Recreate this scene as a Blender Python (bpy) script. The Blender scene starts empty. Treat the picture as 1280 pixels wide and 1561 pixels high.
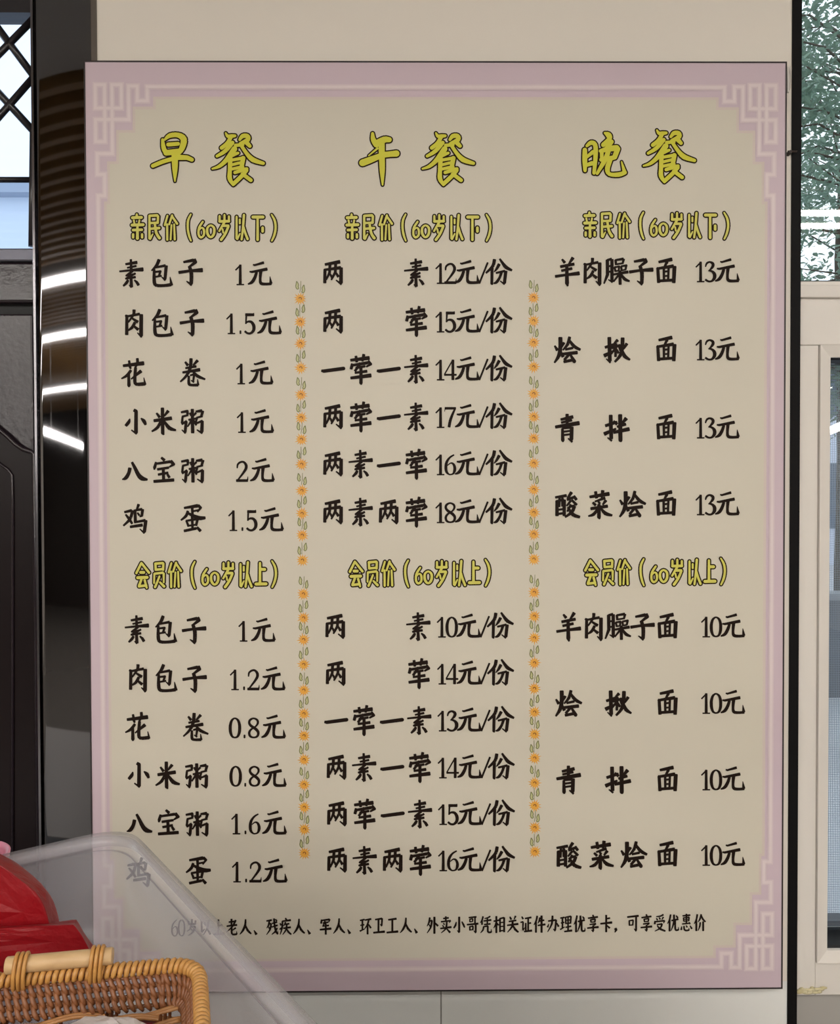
import bpy, bmesh, math, random
from mathutils import Vector, Matrix
C = bpy.context.scene.collection
sc = bpy.context.scene
random.seed(7)

# ------------------------------------------------------------------ camera
CAM = Vector((-0.0426, -1.4745, 1.6)); PITCH, YAW, ROLL = -0.01762, -0.00825, -0.00273
FPX = 1300.0
fw = Vector((-math.sin(YAW)*math.cos(PITCH), math.cos(YAW)*math.cos(PITCH), math.sin(PITCH)))
rt = Vector((math.cos(YAW), math.sin(YAW), 0)); up = rt.cross(fw)
cr, sr = math.cos(ROLL), math.sin(ROLL)
rt, up = rt*cr+up*sr, up*cr-rt*sr
cam = bpy.data.cameras.new('camera'); co = bpy.data.objects.new('camera', cam); C.objects.link(co)
m = Matrix((rt, up, -fw)).transposed().to_4x4(); m.translation = CAM; co.matrix_world = m
cam.sensor_fit = 'VERTICAL'; cam.sensor_height = 24; cam.lens = FPX/1561*24; cam.clip_start = 0.02; cam.clip_end = 300
sc.camera = co

# ------------------------------------------------------------------ sky, exposure
wd = bpy.data.worlds.new('overcast_sky'); sc.world = wd; wd.use_nodes = True
bg = wd.node_tree.nodes['Background']; bg.inputs['Color'].default_value = (0.92, 0.97, 1.0, 1); bg.inputs['Strength'].default_value = 1.35
sc.view_settings.view_transform = 'Standard'; sc.view_settings.look = 'None'
sc.view_settings.gamma = 1; sc.view_settings.use_curve_mapping = False
sc.view_settings.exposure = 0.22
sc.cycles.use_denoising = True
sc.cycles.max_bounces = 12; sc.cycles.transparent_max_bounces = 16; sc.cycles.transmission_bounces = 10
LED = 30.0
LEDCOL = (1.0, 0.955, 0.89)

# ------------------------------------------------------------------ helpers
def ray(px, py):
    return fw + rt*((px-640)/FPX) + up*((780.5-py)/FPX)
def on_y(px, py, y=0.0):                     # point of the vertical plane y that the photo shows there
    d = ray(px, py); return CAM + d*((y-CAM.y)/d.y)
def on_z(px, py, z):                         # point of the level plane z
    d = ray(px, py); return CAM + d*((z-CAM.z)/d.z)

def lin(c):
    return tuple((x/255/12.92 if x/255 <= .04045 else ((x/255+.055)/1.055)**2.4) for x in c)
def mat(name, rgb, rough=.6, metal=0, spec=.5, noise=0, nscale=8, bump=0, bscale=60, coat=0, dark=None):
    M = bpy.data.materials.new(name); M.use_nodes = True
    nt = M.node_tree; b = nt.nodes['Principled BSDF']; c = lin(rgb)
    b.inputs['Base Color'].default_value = (*c, 1); b.inputs['Roughness'].default_value = rough
    b.inputs['Metallic'].default_value = metal; b.inputs['Specular IOR Level'].default_value = spec
    b.inputs['Coat Weight'].default_value = coat; b.inputs['Coat Roughness'].default_value = .03
    tc = nt.nodes.new('ShaderNodeTexCoord')
    if noise:
        n = nt.nodes.new('ShaderNodeTexNoise'); n.inputs['Scale'].default_value = nscale; n.inputs['Detail'].default_value = 4
        r = nt.nodes.new('ShaderNodeMix'); r.data_type = 'RGBA'
        d = lin(dark) if dark else tuple(x*(1-noise) for x in c)
        r.inputs['A'].default_value = (*c, 1); r.inputs['B'].default_value = (*d, 1)
        nt.links.new(tc.outputs['Object'], n.inputs['Vector']); nt.links.new(n.outputs['Fac'], r.inputs['Factor'])
        nt.links.new(r.outputs['Result'], b.inputs['Base Color'])
    if bump:
        n2 = nt.nodes.new('ShaderNodeTexNoise'); n2.inputs['Scale'].default_value = bscale; n2.inputs['Detail'].default_value = 2
        bp = nt.nodes.new('ShaderNodeBump'); bp.inputs['Strength'].default_value = bump; bp.inputs['Distance'].default_value = .002
        nt.links.new(tc.outputs['Object'], n2.inputs['Vector']); nt.links.new(n2.outputs['Fac'], bp.inputs['Height'])
        nt.links.new(bp.outputs['Normal'], b.inputs['Normal'])
    return M
def facing(nt, base, edge, power):               # two-sided reflectance rising towards grazing angles
    lw = nt.nodes.new('ShaderNodeLayerWeight'); lw.inputs['Blend'].default_value = .5
    p = nt.nodes.new('ShaderNodeMath'); p.operation = 'POWER'; p.inputs[1].default_value = power; nt.links.new(lw.outputs['Facing'], p.inputs[0])
    q = nt.nodes.new('ShaderNodeMath'); q.operation = 'MULTIPLY_ADD'; q.inputs[1].default_value = edge; q.inputs[2].default_value = base
    nt.links.new(p.outputs[0], q.inputs[0]); return q
def glass_mat(name, tint=(1, 1, 1), refl=1.0):
    M = bpy.data.materials.new(name); M.use_nodes = True; nt = M.node_tree
    for n in list(nt.nodes): nt.nodes.remove(n)
    o = nt.nodes.new('ShaderNodeOutputMaterial'); t = nt.nodes.new('ShaderNodeBsdfTransparent'); g = nt.nodes.new('ShaderNodeBsdfGlossy')
    t.inputs['Color'].default_value = (*tint, 1); g.inputs['Roughness'].default_value = 0.0
    f = facing(nt, .04, .6, 4)
    x = nt.nodes.new('ShaderNodeMixShader')
    nt.links.new(f.outputs[0], x.inputs[0]); nt.links.new(t.outputs[0], x.inputs[1]); nt.links.new(g.outputs[0], x.inputs[2])
    nt.links.new(x.outputs[0], o.inputs[0]); return M
def emit_mat(name, rgb, s):
    M = bpy.data.materials.new(name); M.use_nodes = True; nt = M.node_tree
    b = nt.nodes['Principled BSDF']; b.inputs['Base Color'].default_value = (.8, .8, .8, 1)
    b.inputs['Emission Color'].default_value = (*rgb, 1); b.inputs['Emission Strength'].default_value = s
    return M

def add_box(bm, a, b, bev=0):
    a, b = Vector(a), Vector(b)
    g = bmesh.ops.create_cube(bm, size=1)
    s = b-a
    bmesh.ops.transform(bm, matrix=Matrix.Translation((a+b)/2) @ Matrix.Diagonal((abs(s.x), abs(s.y), abs(s.z), 1)), verts=g['verts'])
    if bev:
        es = list({e for v in g['verts'] for e in v.link_edges})
        bmesh.ops.bevel(bm, geom=es, offset=bev, segments=2, profile=.5, affect='EDGES')
def add_tube(bm, pts, r, n=8, closed=False, mi=0):
    pts = [Vector(p) for p in pts]; N = len(pts)
    rs = r if isinstance(r, (list, tuple)) else [r]*N
    rings = []; ref = None
    for i, p in enumerate(pts):
        if closed: t = pts[(i+1) % N]-pts[i-1]
        else: t = pts[min(i+1, N-1)]-pts[max(i-1, 0)]
        t.normalize()
        if ref is None:
            ref = Vector((0, 0, 1)) if abs(t.z) < .9 else Vector((1, 0, 0))
        a = ref - t*ref.dot(t); a.normalize(); ref = a; b = t.cross(a)
        rings.append([bm.verts.new(p + a*(rs[i]*math.cos(2*math.pi*k/n)) + b*(rs[i]*math.sin(2*math.pi*k/n))) for k in range(n)])
    for i in range(N if closed else N-1):
        A, B = rings[i], rings[(i+1) % N]
        for k in range(n):
            f = bm.faces.new((A[k], A[(k+1) % n], B[(k+1) % n], B[k])); f.smooth = True; f.material_index = mi
    if not closed:
        bm.faces.new(rings[0][::-1]).material_index = mi; bm.faces.new(rings[-1]).material_index = mi
def obj(name, bm, material=None, parent=None, smooth=False):
    me = bpy.data.meshes.new(name); bm.normal_update()
    bmesh.ops.recalc_face_normals(bm, faces=bm.faces) if smooth is not None else None
    bm.to_mesh(me); bm.free()
    for mm in (material if isinstance(material, (list, tuple)) else [material]):
        if mm: me.materials.append(mm)
    if smooth:
        for p in me.polygons: p.use_smooth = True
    o = bpy.data.objects.new(name, me); C.objects.link(o)
    if parent: o.parent = parent
    return o
def box(name, a, b, material, parent=None, bev=0):
    bm = bmesh.new(); add_box(bm, a, b, bev); return obj(name, bm, material, parent)
def empty(name, loc=(0, 0, 0)):
    o = bpy.data.objects.new(name, None); C.objects.link(o); o.location = loc; o.empty_display_size = .05; return o
def tag(o, label=None, cat=None, group=None, kind=None):
    if label: o['label'] = label
    if cat: o['category'] = cat
    if group: o['group'] = group
    if kind: o['kind'] = kind
    return o
def struct(o): o['kind'] = 'structure'; return o

# ------------------------------------------------------------------ materials
M_wall = mat('warm_white_wall_paint', (234, 227, 216), .55, noise=.04, nscale=3)
M_tile = mat('white_wall_tile', (236, 237, 234), .25, noise=.03, nscale=3)
M_steel = mat('polished_black_steel', (106, 105, 107), .03, metal=1, spec=.5, bump=.05, bscale=2.2)
M_steeledge = mat('edge_highlight_steel', (120, 118, 122), .2, metal=1)
M_return = mat('grey_jamb_return', (92, 84, 76), .4)
M_door = mat('dark_brown_door_lacquer', (36, 28, 34), .19, spec=.45, bump=.25, bscale=90)
M_doorrail = mat('satin_dark_door_rail', (34, 30, 34), .3, spec=.6)
M_strip = mat('matte_black_strip', (13, 12, 14), .6, spec=.15)
M_pvc = mat('white_pvc', (224, 219, 212), .35, noise=.03, nscale=4)
M_pvc2 = mat('white_pvc_bead', (220, 215, 208), .35)
M_gasket = mat('black_rubber_gasket', (24, 26, 28), .6)
M_glass = glass_mat('window_glass', (.92, .96, .98))
M_glass2 = glass_mat('door_glass', (.84, .91, 1.0))
M_foam = mat('yellowed_sealant', (186, 170, 96), .7, noise=.6, nscale=60, dark=(220, 214, 190))

# ------------------------------------------------------------------ room shell
YW = 0.026                                     # front face of the wall
xl = on_y(148, 60, YW).x                       # left end of the wall
xr = on_y(1207, 60, YW).x
ZT = 2.9; XL, XR, YB = -7.0, 5.0, -11.0
ztile = 0.735
def wall_y(name, x0, x1, z0, z1, y0=YW, y1=YW+.16, M=M_wall): return struct(box(name, (x0, y0, z0), (x1, y1, z1), M))
wall_y('wall_back', xl, xr, ztile, ZT)
xs = on_y(672, 1535, YW).x
wall_y('wall_back_lower', xl, xs-.0012, 0, ztile, M=M_tile)
wall_y('wall_back_lower.001', xs+.0012, xr, 0, ztile, M=M_tile)
struct(box('trim_1', (xs-.0012, YW+.003, 0), (xs+.0012, YW+.02, ztile), mat('pale_grout', (150, 148, 142), .8)))
M_dark = mat('grey_ceiling', (120, 118, 116), .6)
M_slat = mat('brown_wood_slat', (176, 136, 84), .45, noise=.3, nscale=6)
floor = struct(box('floor', (XL, YB, -.1), (XR, .2, 0), mat('grey_floor_tile', (112, 108, 103), .25, noise=.1, nscale=2)))
ceil = struct(box('ceiling', (XL, YB, ZT), (XR, .2, ZT+.12), M_dark))
bm = bmesh.new()
y = -1.12
while y > YB+.2:
    add_box(bm, (XL+.05, y-.022, ZT-.05), (XR-.05, y+.022, ZT+.002)); y -= .125
struct(box('trim_6', (XL+.05, -1.06, ZT-.03), (XR-.05, .02, ZT+.001), mat('pale_bulkhead', (224, 222, 220), .6)))
o = obj('ceiling_slats', bm, M_slat, ceil); o['kind'] = 'stuff'
struct(box('wall_left', (XL-.12, YB, 0), (XL, .2, ZT), M_wall))
struct(box('wall_right', (XR, YB, 0), (XR+.12, .2, ZT), M_wall))
struct(box('wall_front', (XL, YB-.12, 0), (XR, YB, ZT), mat('dark_panelled_wall', (46, 38, 34), .6)))

# ceiling lamps: recessed LED strips
M_led = emit_mat('led_diffuser', LEDCOL, LED)
M_lamp = mat('lamp_housing', (180, 180, 178), .4)
def strip(x0, x1, y, w, label):
    r = empty('ceiling_light', ((x0+x1)/2, y, ZT-.10)); hx = (x1-x0)/2
    box('housing', (-hx, -w/2-.01, .0), (hx, w/2+.01, .10), M_lamp, r)
    box('diffuser', (-hx+.02, -w/2, -.014), (hx-.02, w/2, -.001), M_led, r)
    tag(r, label, 'lamp', 'led strips in the ceiling')
strip(-4.6, -.9, -3.16, .13, 'long ceiling strip light, brightest line mirrored in the black pillar, nearest to it')
strip(-6.4, 1.0, -4.77, .16, 'long ceiling strip light, second bright line mirrored in the black pillar')
strip(-6.6, 4.6, -7.84, .2, 'long ceiling strip light farthest from the menu board, across the whole hall')
strip(1.1, 4.2, -2.155, .032, 'short ceiling strip light mirrored in the upper window pane, farther of its pair')
strip(1.1, 4.2, -1.985, .032, 'short ceiling strip light mirrored in the upper window pane, nearer of its pair')
strip(-.8, 1.0, -2.6, .16, 'added unseen ceiling strip light that brightens the menu board')  # added fill strip, kept out of the pillar and window reflections
def pendant(a, b, label):
    a, b = Vector(a), Vector(b); c = (a+b)/2; r = empty('pendant_lamp', c); bm = bmesh.new(); add_tube(bm, [a-c, b-c], .03, 12); obj('tube', bm, M_led, r)
    for p in (a.lerp(b, .15), a.lerp(b, .85)):
        bm = bmesh.new(); add_tube(bm, [p-c+Vector((0, 0, .028)), p-c+Vector((0, 0, ZT-p.z-.002))], .004, 6); obj('rod', bm, M_lamp, r)
    tag(r, label, 'lamp', 'hanging tube lamps over the hall')
pendant((-3.15, -4.7, 2.1), (-2.84, -6.9, 2.1), 'hanging tube lamp mirrored as the slanting line in the black pillar')
pendant((3.7, -6.6, 2.1), (2.85, -3.9, 2.1), 'hanging tube lamp mirrored in the lower window sash')
pendant((-1.0, -5.2, 2.25), (1.2, -5.2, 2.25), 'added unseen tube lamp brightening the upper wall and board, nearer of two')  # added fill lamp, unseen and unmirrored, lifts the upper wall and board
pendant((-1.3, -6.6, 2.2), (1.6, -6.6, 2.2), 'added unseen tube lamp brightening the upper wall and board, farther of two')  # second added fill lamp, also outside every reflection

# ------------------------------------------------------------------ door side (left)
YJ = 0.022
xj0 = on_y(58, 780, YJ).x; xj1 = on_y(134.5, 60, YJ).x
# polished black pillar, face a hair convex
bm = bmesh.new()
n = 10; ring = []
for i in range(n+1):
    u = i/n; x = xj0+(xj1+.004-xj0)*u; yy = YJ+.0012*(2*u-1)**2
    ring.append((bm.verts.new((x, yy, 0)), bm.verts.new((x, yy, ZT))))
for i in range(n):
    bm.faces.new((ring[i][0], ring[i+1][0], ring[i+1][1], ring[i][1])).smooth = True
bk = [(bm.verts.new((x, .186, 0)), bm.verts.new((x, .186, ZT))) for x in (xj1+.004, xj0)]
bm.faces.new((ring[-1][0], bk[0][0], bk[0][1], ring[-1][1])); bm.faces.new((bk[0][0], bk[1][0], bk[1][1], bk[0][1]))
bm.faces.new((bk[1][0], ring[0][0], ring[0][1], bk[1][1]))
struct(obj('trim_2', bm, M_steel))
struct(box('trim_3', (xj0-.004, YJ-.001, 0), (xj0, YJ+.05, ZT), M_steeledge))  # lighter steel strip stands in for the highlight on the pillar's inner edge
struct(box('trim_4', (xj1+.004, YW-.002, 0), (xl, YW+.16, ZT), M_return))

YD = 0.075
D = empty('door_1', (xj0-.45, YD, 0)); struct(D); D['label'] = 'dark lacquered door with a diamond lattice of glass'
def dp(px, py, y=YD): return on_y(px, py, y)
xe = xj0-.004; x0d = xe-.9
def dbox(name, pxa, pya, pxb, pyb, y0, y1, M, bev=0, full=False):
    a = dp(pxa, pya, y0); b = dp(pxb, pyb, y0)
    xa = x0d+.06 if full else a.x
    o = box(name, (xa, y0, b.z), (min(b.x, xe), y1, a.z), M, None, bev)
    o.parent = D; o.matrix_parent_inverse = Matrix.Translation(-D.location); return o
# stile, rails and panel
zt = dp(0, 18).z; zb = dp(0, 378).z
dbox('stile', 53, -400, 66, 1700, YD-.004, YD+.045, M_doorrail)
dbox('top_rail', 0, -120, 53, 19, YD, YD+.04, M_doorrail, full=True)
dbox('glass_frame', 0, 378, 54, 398, YD-.012, YD+.03, mat('grey_metal_bead', (96, 96, 106), .3, metal=.6), .003, full=True)
dbox('mid_rail', 0, 398, 54, 462, YD-.006, YD+.04, M_door, .006, full=True)
dbox('groove', 0, 462, 54, 480, YD+.012, YD+.04, M_gasket, full=True)
# big moulded panel with the arched top edge
dbox('upper_panel', 0, 478, 52, 720, YD-.006, YD+.04, M_door, .004, full=True)
bm = bmesh.new()
P = [dp(px, py, YD-.012) for px, py in ((-70, 618), (-45, 626), (-20, 640), (0, 655), (12, 665), (24, 677), (36, 685), (49, 689), (53, 692))]
bot = dp(0, 1700).z
vs = [bm.verts.new((p.x, YD-.012, p.z)) for p in P] + [bm.verts.new((P[-1].x, YD-.012, bot)), bm.verts.new((P[0].x, YD-.012, bot))]
f = bm.faces.new(vs); e = bmesh.ops.extrude_face_region(bm, geom=[f])
bmesh.ops.translate(bm, vec=(0, .05, 0), verts=[v for v in e['geom'] if isinstance(v, bmesh.types.BMVert)])
o = obj('lower_panel', bm, mat('dark_brown_door_panel', (24, 16, 18), .3, spec=.2, bump=.1, bscale=40)); o.parent = D; o.matrix_parent_inverse = Matrix.Translation(-D.location)
bm = bmesh.new(); add_tube(bm, [(p.x, YD-.014, p.z) for p in P] + [(P[-1].x, YD-.014, bot)], .0045)
o = obj('moulding', bm, M_door); o.parent = D; o.matrix_parent_inverse = Matrix.Translation(-D.location)
bm = bmesh.new()
Q = [dp(px, py, YD-.014) for px, py in ((-60, 680), (-20, 696), (-2, 706), (12, 716), (18, 724), (19, 760), (19, 1700))]
add_tube(bm, [(p.x, YD-.013, p.z) for p in Q], .003)
o = obj('moulding', bm, M_door); o.parent = D; o.matrix_parent_inverse = Matrix.Translation(-D.location)
# glass and its lattice
o = dbox('glass', 0, 10, 56, 384, YD+.016, YD+.022, M_glass2, full=True)
bm = bmesh.new()
def lat(a, b, r=.0068):
    A, B = dp(*a, YD+.008), dp(*b, YD+.008); add_tube(bm, [A, B], r, 6)
for k in range(4):                           # crossing bars, repeated across the pane
    for (xa, ya), (xb, yb2) in (((51, 29), (-60, 142)), ((52, 117), (-23, 16)), ((52, 117), (-60, 245)), ((51, 200), (-60, 78))):
        lat((xa-74*k, ya), (xb-74*k, yb2))
A, B = dp(50, 200, YD+.008), dp(48, 376, YD+.008); add_tube(bm, [A, B], .006, 6)
add_tube(bm, [dp(-260, 274, YD+.008), dp(54, 274, YD+.008)], .0055, 6)
for px in (-52, -152): add_tube(bm, [dp(px, 240, YD+.008), dp(px, 378, YD+.008)], .006, 6)
o = obj('lattice', bm, M_doorrail); o.parent = D; o.matrix_parent_inverse = Matrix.Translation(-D.location)
# rest of the opening above and beyond the door
wall_y('wall_back_left', XL, x0d+.06, 0, ZT, YW, .19)
wall_y('wall_back_left_top', x0d+.06, xj0-.0045, dp(0, -120).z+.001, ZT, YD-.02, .19, M_doorrail)

# ------------------------------------------------------------------ window side (right)
YS = 0.024
xs0 = on_y(1207.3, 60, YS).x; xs1 = on_y(1222, 60, YS).x
struct(box('trim_5', (xs0, YS, 0), (xs1, .2, ZT), M_strip))
XWR = 2.3
YF = 0.034
def wp(px, py, y=YF): return on_y(px, py, y)
Wn = empty('window_1', (xs1, YF, .8)); struct(Wn); Wn['label'] = 'white framed window with a clear upper pane and a screened lower sash'
def wbox(name, xa, za, xb, zb, y0, y1, M, bev=0):
    o = box(name, (xa, y0, za), (xb, y1, zb), M, None, bev); o.parent = Wn; o.matrix_parent_inverse = Matrix.Translation(-Wn.location); return o
ztr = wp(1230, 425).z; zs1 = wp(1250, 526).z; zs0 = wp(1245, 1466).z; zfb = wp(1230, 1517).z; zg1 = wp(1268, 548).z; zg0 = wp(1262, 1438).z
xf = xs1+.0005; xs_ = wp(1245.5, 1000).x; xg = wp(1263, 1000).x
zmid = (wp(1230, 455).z)
wbox('transom_frame', xf, zs1, XWR, ztr-.004, YF, .14, M_pvc, .002)
wbox('transom_gasket', xf, ztr-.004, XWR, ztr, YF+.012, .10, M_gasket)
wbox('transom_bead', xf, zmid, XWR, ztr-.012, YF-.008, YF+.002, M_pvc2, .002)
wbox('side_frame', xf, zfb, xs_-.0008, zs1-.0005, YF, .14, M_pvc, .001)
wbox('bottom_frame', xs_-.0005, zfb, XWR, zs0-.0008, YF, .14, M_pvc, .001)
wbox('transom_glass', xf, ztr, XWR, ZT-.02, .07, .078, M_glass)
# mitred sash
def mitre(name, xa, za, xb, zb, w, y0, y1, M):
    bm = bmesh.new()
    o_ = [(xa, za), (xb, za), (xb, zb), (xa, zb)]; i_ = [(xa+w, za+w), (xb-w, za+w), (xb-w, zb-w), (xa+w, zb-w)]
    V = {}
    for nm, L in (('o', o_), ('i', i_)):
        for k, (x, z) in enumerate(L):
            for yy in (y0, y1): V[nm, k, yy] = bm.verts.new((x, yy+(0.006 if nm == 'i' and yy == y0 else 0), z))
    for k in range(4):
        j = (k+1) % 4
        bm.faces.new((V['o', k, y0], V['o', j, y0], V['i', j, y0], V['i', k, y0])); bm.faces.new((V['o', k, y1], V['o', j, y1], V['i', j, y1], V['i', k, y1]))
        bm.faces.new((V['o', k, y0], V['o', j, y0], V['o', j, y1], V['o', k, y1])); bm.faces.new((V['i', k, y0], V['i', j, y0], V['i', j, y1], V['i', k, y1]))
    o = obj(name, bm, M); o.parent = Wn; o.matrix_parent_inverse = Matrix.Translation(-Wn.location); return o
wS = xg-xs_
mitre('sash', xs_, zs0, XWR-.08, zs1-.001, wS, YF-.006, .12, M_pvc)
mitre('sash_gasket', xs_+wS-.0005, zs0+wS-.001, XWR-.08-wS, zs1-wS, .004, YF+.006, .11, M_gasket)
wbox('sash_glass', xg+.002, zg0, XWR-.08-wS, zg1, .082, .09, M_glass)
# insect screen: woven wire as a procedural cut-out
Ms = bpy.data.materials.new('grey_insect_mesh'); Ms.use_nodes = True; nt = Ms.node_tree; b = nt.nodes['Principled BSDF']
b.inputs['Base Color'].default_value = (*lin((150, 157, 170)), 1); b.inputs['Roughness'].default_value = .5
tc = nt.nodes.new('ShaderNodeTexCoord'); sx = nt.nodes.new('ShaderNodeSeparateXYZ'); nt.links.new(tc.outputs['Object'], sx.inputs[0])
mx = None
for ax in ('X', 'Z'):
    mu = nt.nodes.new('ShaderNodeMath'); mu.operation = 'MULTIPLY'; mu.inputs[1].default_value = 1/.0034; nt.links.new(sx.outputs[ax], mu.inputs[0])
    fr = nt.nodes.new('ShaderNodeMath'); fr.operation = 'FRACT'; nt.links.new(mu.outputs[0], fr.inputs[0])
    lt = nt.nodes.new('ShaderNodeMath'); lt.operation = 'LESS_THAN'; lt.inputs[1].default_value = .22; nt.links.new(fr.outputs[0], lt.inputs[0])
    if mx is None: mx = lt
    else:
        q = nt.nodes.new('ShaderNodeMath'); q.operation = 'MAXIMUM'; nt.links.new(mx.outputs[0], q.inputs[0]); nt.links.new(lt.outputs[0], q.inputs[1]); mx = q
nt.links.new(mx.outputs[0], b.inputs['Alpha'])
wbox('insect_screen', xg-.004, zg0-.01, XWR-.08-wS, zg1+.01, .128, .1285, Ms)
wbox('screen_track', xg+.001, zg0+.0, XWR-.08-wS, wp(1262, 1402, .1).z, .095, .125, mat('grey_aluminium', (108, 112, 122), .4, metal=.3))
zsill = wp(1230, 1522).z
wall_y('wall_right_lower', xs1+.0002, XR, 0, zsill, YF+.012, .2, mat('grey_lower_wall', (168, 165, 160), .6))
wall_y('wall_back_right', XWR+.0005, XR, zsill, ZT, YW, .2)
# yellowed foam under the window frame
bm = bmesh.new()
for k in range(26):
    px = random.uniform(1216, 1256); py = 1511+random.uniform(-3.5, 4)
    if px > 1235: py -= 2
    p = wp(px, py, YF-.002); g = bmesh.ops.create_icosphere(bm, subdivisions=1, radius=1)
    bmesh.ops.transform(bm, matrix=Matrix.Translation(p) @ Matrix.Diagonal((random.uniform(.004, .008), .0025, random.uniform(.002, .005), 1)), verts=g['verts'])
o = obj('sealant_smear', bm, M_foam, None, True); tag(o, 'yellowed sealant smear on the bottom edge of the white window frame', 'sealant')
# screw in the wall between board and black strip
bm = bmesh.new(); p = on_y(1200.5, 235, YW)
bmesh.ops.create_cone(bm, cap_ends=True, segments=12, radius1=.004, radius2=.003, depth=.012, matrix=Matrix.Translation((p.x, YW-.005, p.z)) @ Matrix.Rotation(math.pi/2, 4, 'X'))
bmesh.ops.create_cone(bm, cap_ends=True, segments=8, radius1=.0018, radius2=.0018, depth=.016, matrix=Matrix.Translation((p.x+.004, YW-.009, p.z+.001)) @ Matrix.Rotation(math.pi/2, 4, 'Y'))
o = obj('wall_screw', bm, mat('dark_screw', (48, 36, 30), .5)); tag(o, 'small dark screw in the white wall right of the menu board', 'screw')
bm = bmesh.new(); a = on_y(1199, 102, YW); b_ = on_y(1203, 142, YW)
add_box(bm, (a.x, YW-.003, b_.z), (a.x+.0035, YW, a.z), .001); add_tube(bm, [(a.x+.0045, YW-.001, b_.z+.004), (a.x+.006, YW-.002, (a.z+b_.z)/2), (a.x+.0045, YW-.001, a.z)], .0008)
o = obj('wall_clip', bm, M_pvc); tag(o, 'tiny white clip beside the top right corner of the board', 'clip')

# ------------------------------------------------------------------ menu board
BZ = 1.54155; BW, BH = 1.2, 1.60517
B = empty('menu_board', (0, 0, BZ)); tag(B, 'large printed menu board with three price columns on the white wall', 'menu board')
M_mauve = mat('mauve_print', (206, 187, 197), .5, noise=.07, nscale=5)
M_mauve2 = mat('mauve_cream_print', (207, 194, 186), .5)
M_cream = mat('cream_print', (209, 203, 187), .5, noise=.05, nscale=5)
M_line = mat('pale_pink_print', (220, 206, 207), .5)
M_line2 = mat('soft_pink_print', (211, 195, 199), .5)
M_ink = mat('dark_ink', (30, 19, 13), .6, spec=.12)
M_yel = mat('yellow_print', (202, 206, 44), .5, noise=1, nscale=28, dark=(204, 192, 36))
M_yel2 = mat('pale_yellow_print', (206, 202, 104), .5, noise=1, nscale=28, dark=(204, 196, 70))
M_outl = mat('brown_black_ink', (34, 20, 8), .6, spec=.12)
M_bframe = mat('dark_thin_frame', (40, 32, 34), .4)
box('panel', (-BW/2, 0, BZ-BH/2), (BW/2, YW-.0005, BZ+BH/2), M_mauve, None).parent = B
bpy.data.objects['panel'].matrix_parent_inverse = Matrix.Translation(-B.location)
def bpart(o):
    o.parent = B; o.matrix_parent_inverse = Matrix.Translation(-B.location); return o
t = .0022
bm = bmesh.new(); y0, y1 = -.0012, YW-.0005
add_box(bm, (-BW/2-t, y0, BZ-BH/2-t), (-BW/2, y1, BZ+BH/2+t)); add_box(bm, (BW/2, y0, BZ-BH/2-t), (BW/2+t, y1, BZ+BH/2+t))
add_box(bm, (-BW/2, y0, BZ+BH/2), (BW/2, y1, BZ+BH/2+t)); add_box(bm, (-BW/2, y0, BZ-BH/2-t), (BW/2, y1, BZ-BH/2))
bpart(obj('frame', bm, M_bframe))
# board units: 1058 x 1415 across the panel
def uv(u, v, y): return Vector((-BW/2+u/1058*BW, y, BZ+BH/2-v/1415*BH))
def corner_pts(pts, fx, fy):
    r = [((1058-a) if fx else a, (1415-b) if fy else b) for a, b in pts]; return r
step = [(104, 54), (104, 69), (73, 69), (73, 104), (48, 104), (48, 151), (34, 151), (34, 211), (29, 211)]
bstep = [(a, b-5 if b == 54 else b-4) for a, b in step]
loop = step + corner_pts(bstep, 0, 1)[::-1] + corner_pts(bstep, 1, 1) + corner_pts(step, 1, 0)[::-1]
def offs(L, d):
    out = []
    for i, p in enumerate(L):
        a, c = L[i-1], L[(i+1) % len(L)]
        def nrm(p, q):
            l = math.hypot(q[0]-p[0], q[1]-p[1]) or 1; return ((q[1]-p[1])/l, -(q[0]-p[0])/l)
        n1, n2 = nrm(a, p), nrm(p, c)
        if abs(n1[0]-n2[0])+abs(n1[1]-n2[1]) < .1: out.append((p[0]-n1[0]*d, p[1]-n1[1]*d))
        else: out.append((p[0]-(n1[0]+n2[0])*d, p[1]-(n1[1]+n2[1])*d))
    return out
def inside(L, x, y):
    c = False
    for i in range(len(L)):
        (x0, y0), (x1, y1) = L[i-1], L[i]
        if (y0 > y) != (y1 > y) and x < (x1-x0)*(y-y0)/(y1-y0)+x0: c = not c
    return c
def flat(name, L, y, M):                          # stepped field filled cell by cell
    bm = bmesh.new(); X = sorted({round(a, 3) for a, _ in L}); Y = sorted({round(b, 3) for _, b in L})
    for x0, x1 in zip(X, X[1:]):
        for z0, z1 in zip(Y, Y[1:]):
            if inside(L, (x0+x1)/2, (z0+z1)/2):
                bm.faces.new([bm.verts.new(uv(p, q, y)) for p, q in ((x0, z1), (x1, z1), (x1, z0), (x0, z0))])
    bmesh.ops.remove_doubles(bm, verts=bm.verts, dist=1e-6)
    bm.normal_update()
    for f in bm.faces:
        if f.normal.y > 0: f.normal_flip()
    return bpart(obj(name, bm, M, smooth=None))
sgn = 1
a_ = sum(loop[i][0]*loop[(i+1) % len(loop)][1]-loop[(i+1) % len(loop)][0]*loop[i][1] for i in range(len(loop)))
if a_ < 0: sgn = -1
flat('blend_edge', offs(loop, -sgn*2.5), -.0002, M_mauve2)
flat('cream_field', offs(loop, sgn*1.5), -.0004, M_cream)
L1 = [(300, 3), (78, 3), (78, 24), (63, 24), (63, 2), (50, 2), (50, 52), (0, 52), (0, 85), (14, 85), (14, 0)]
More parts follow.
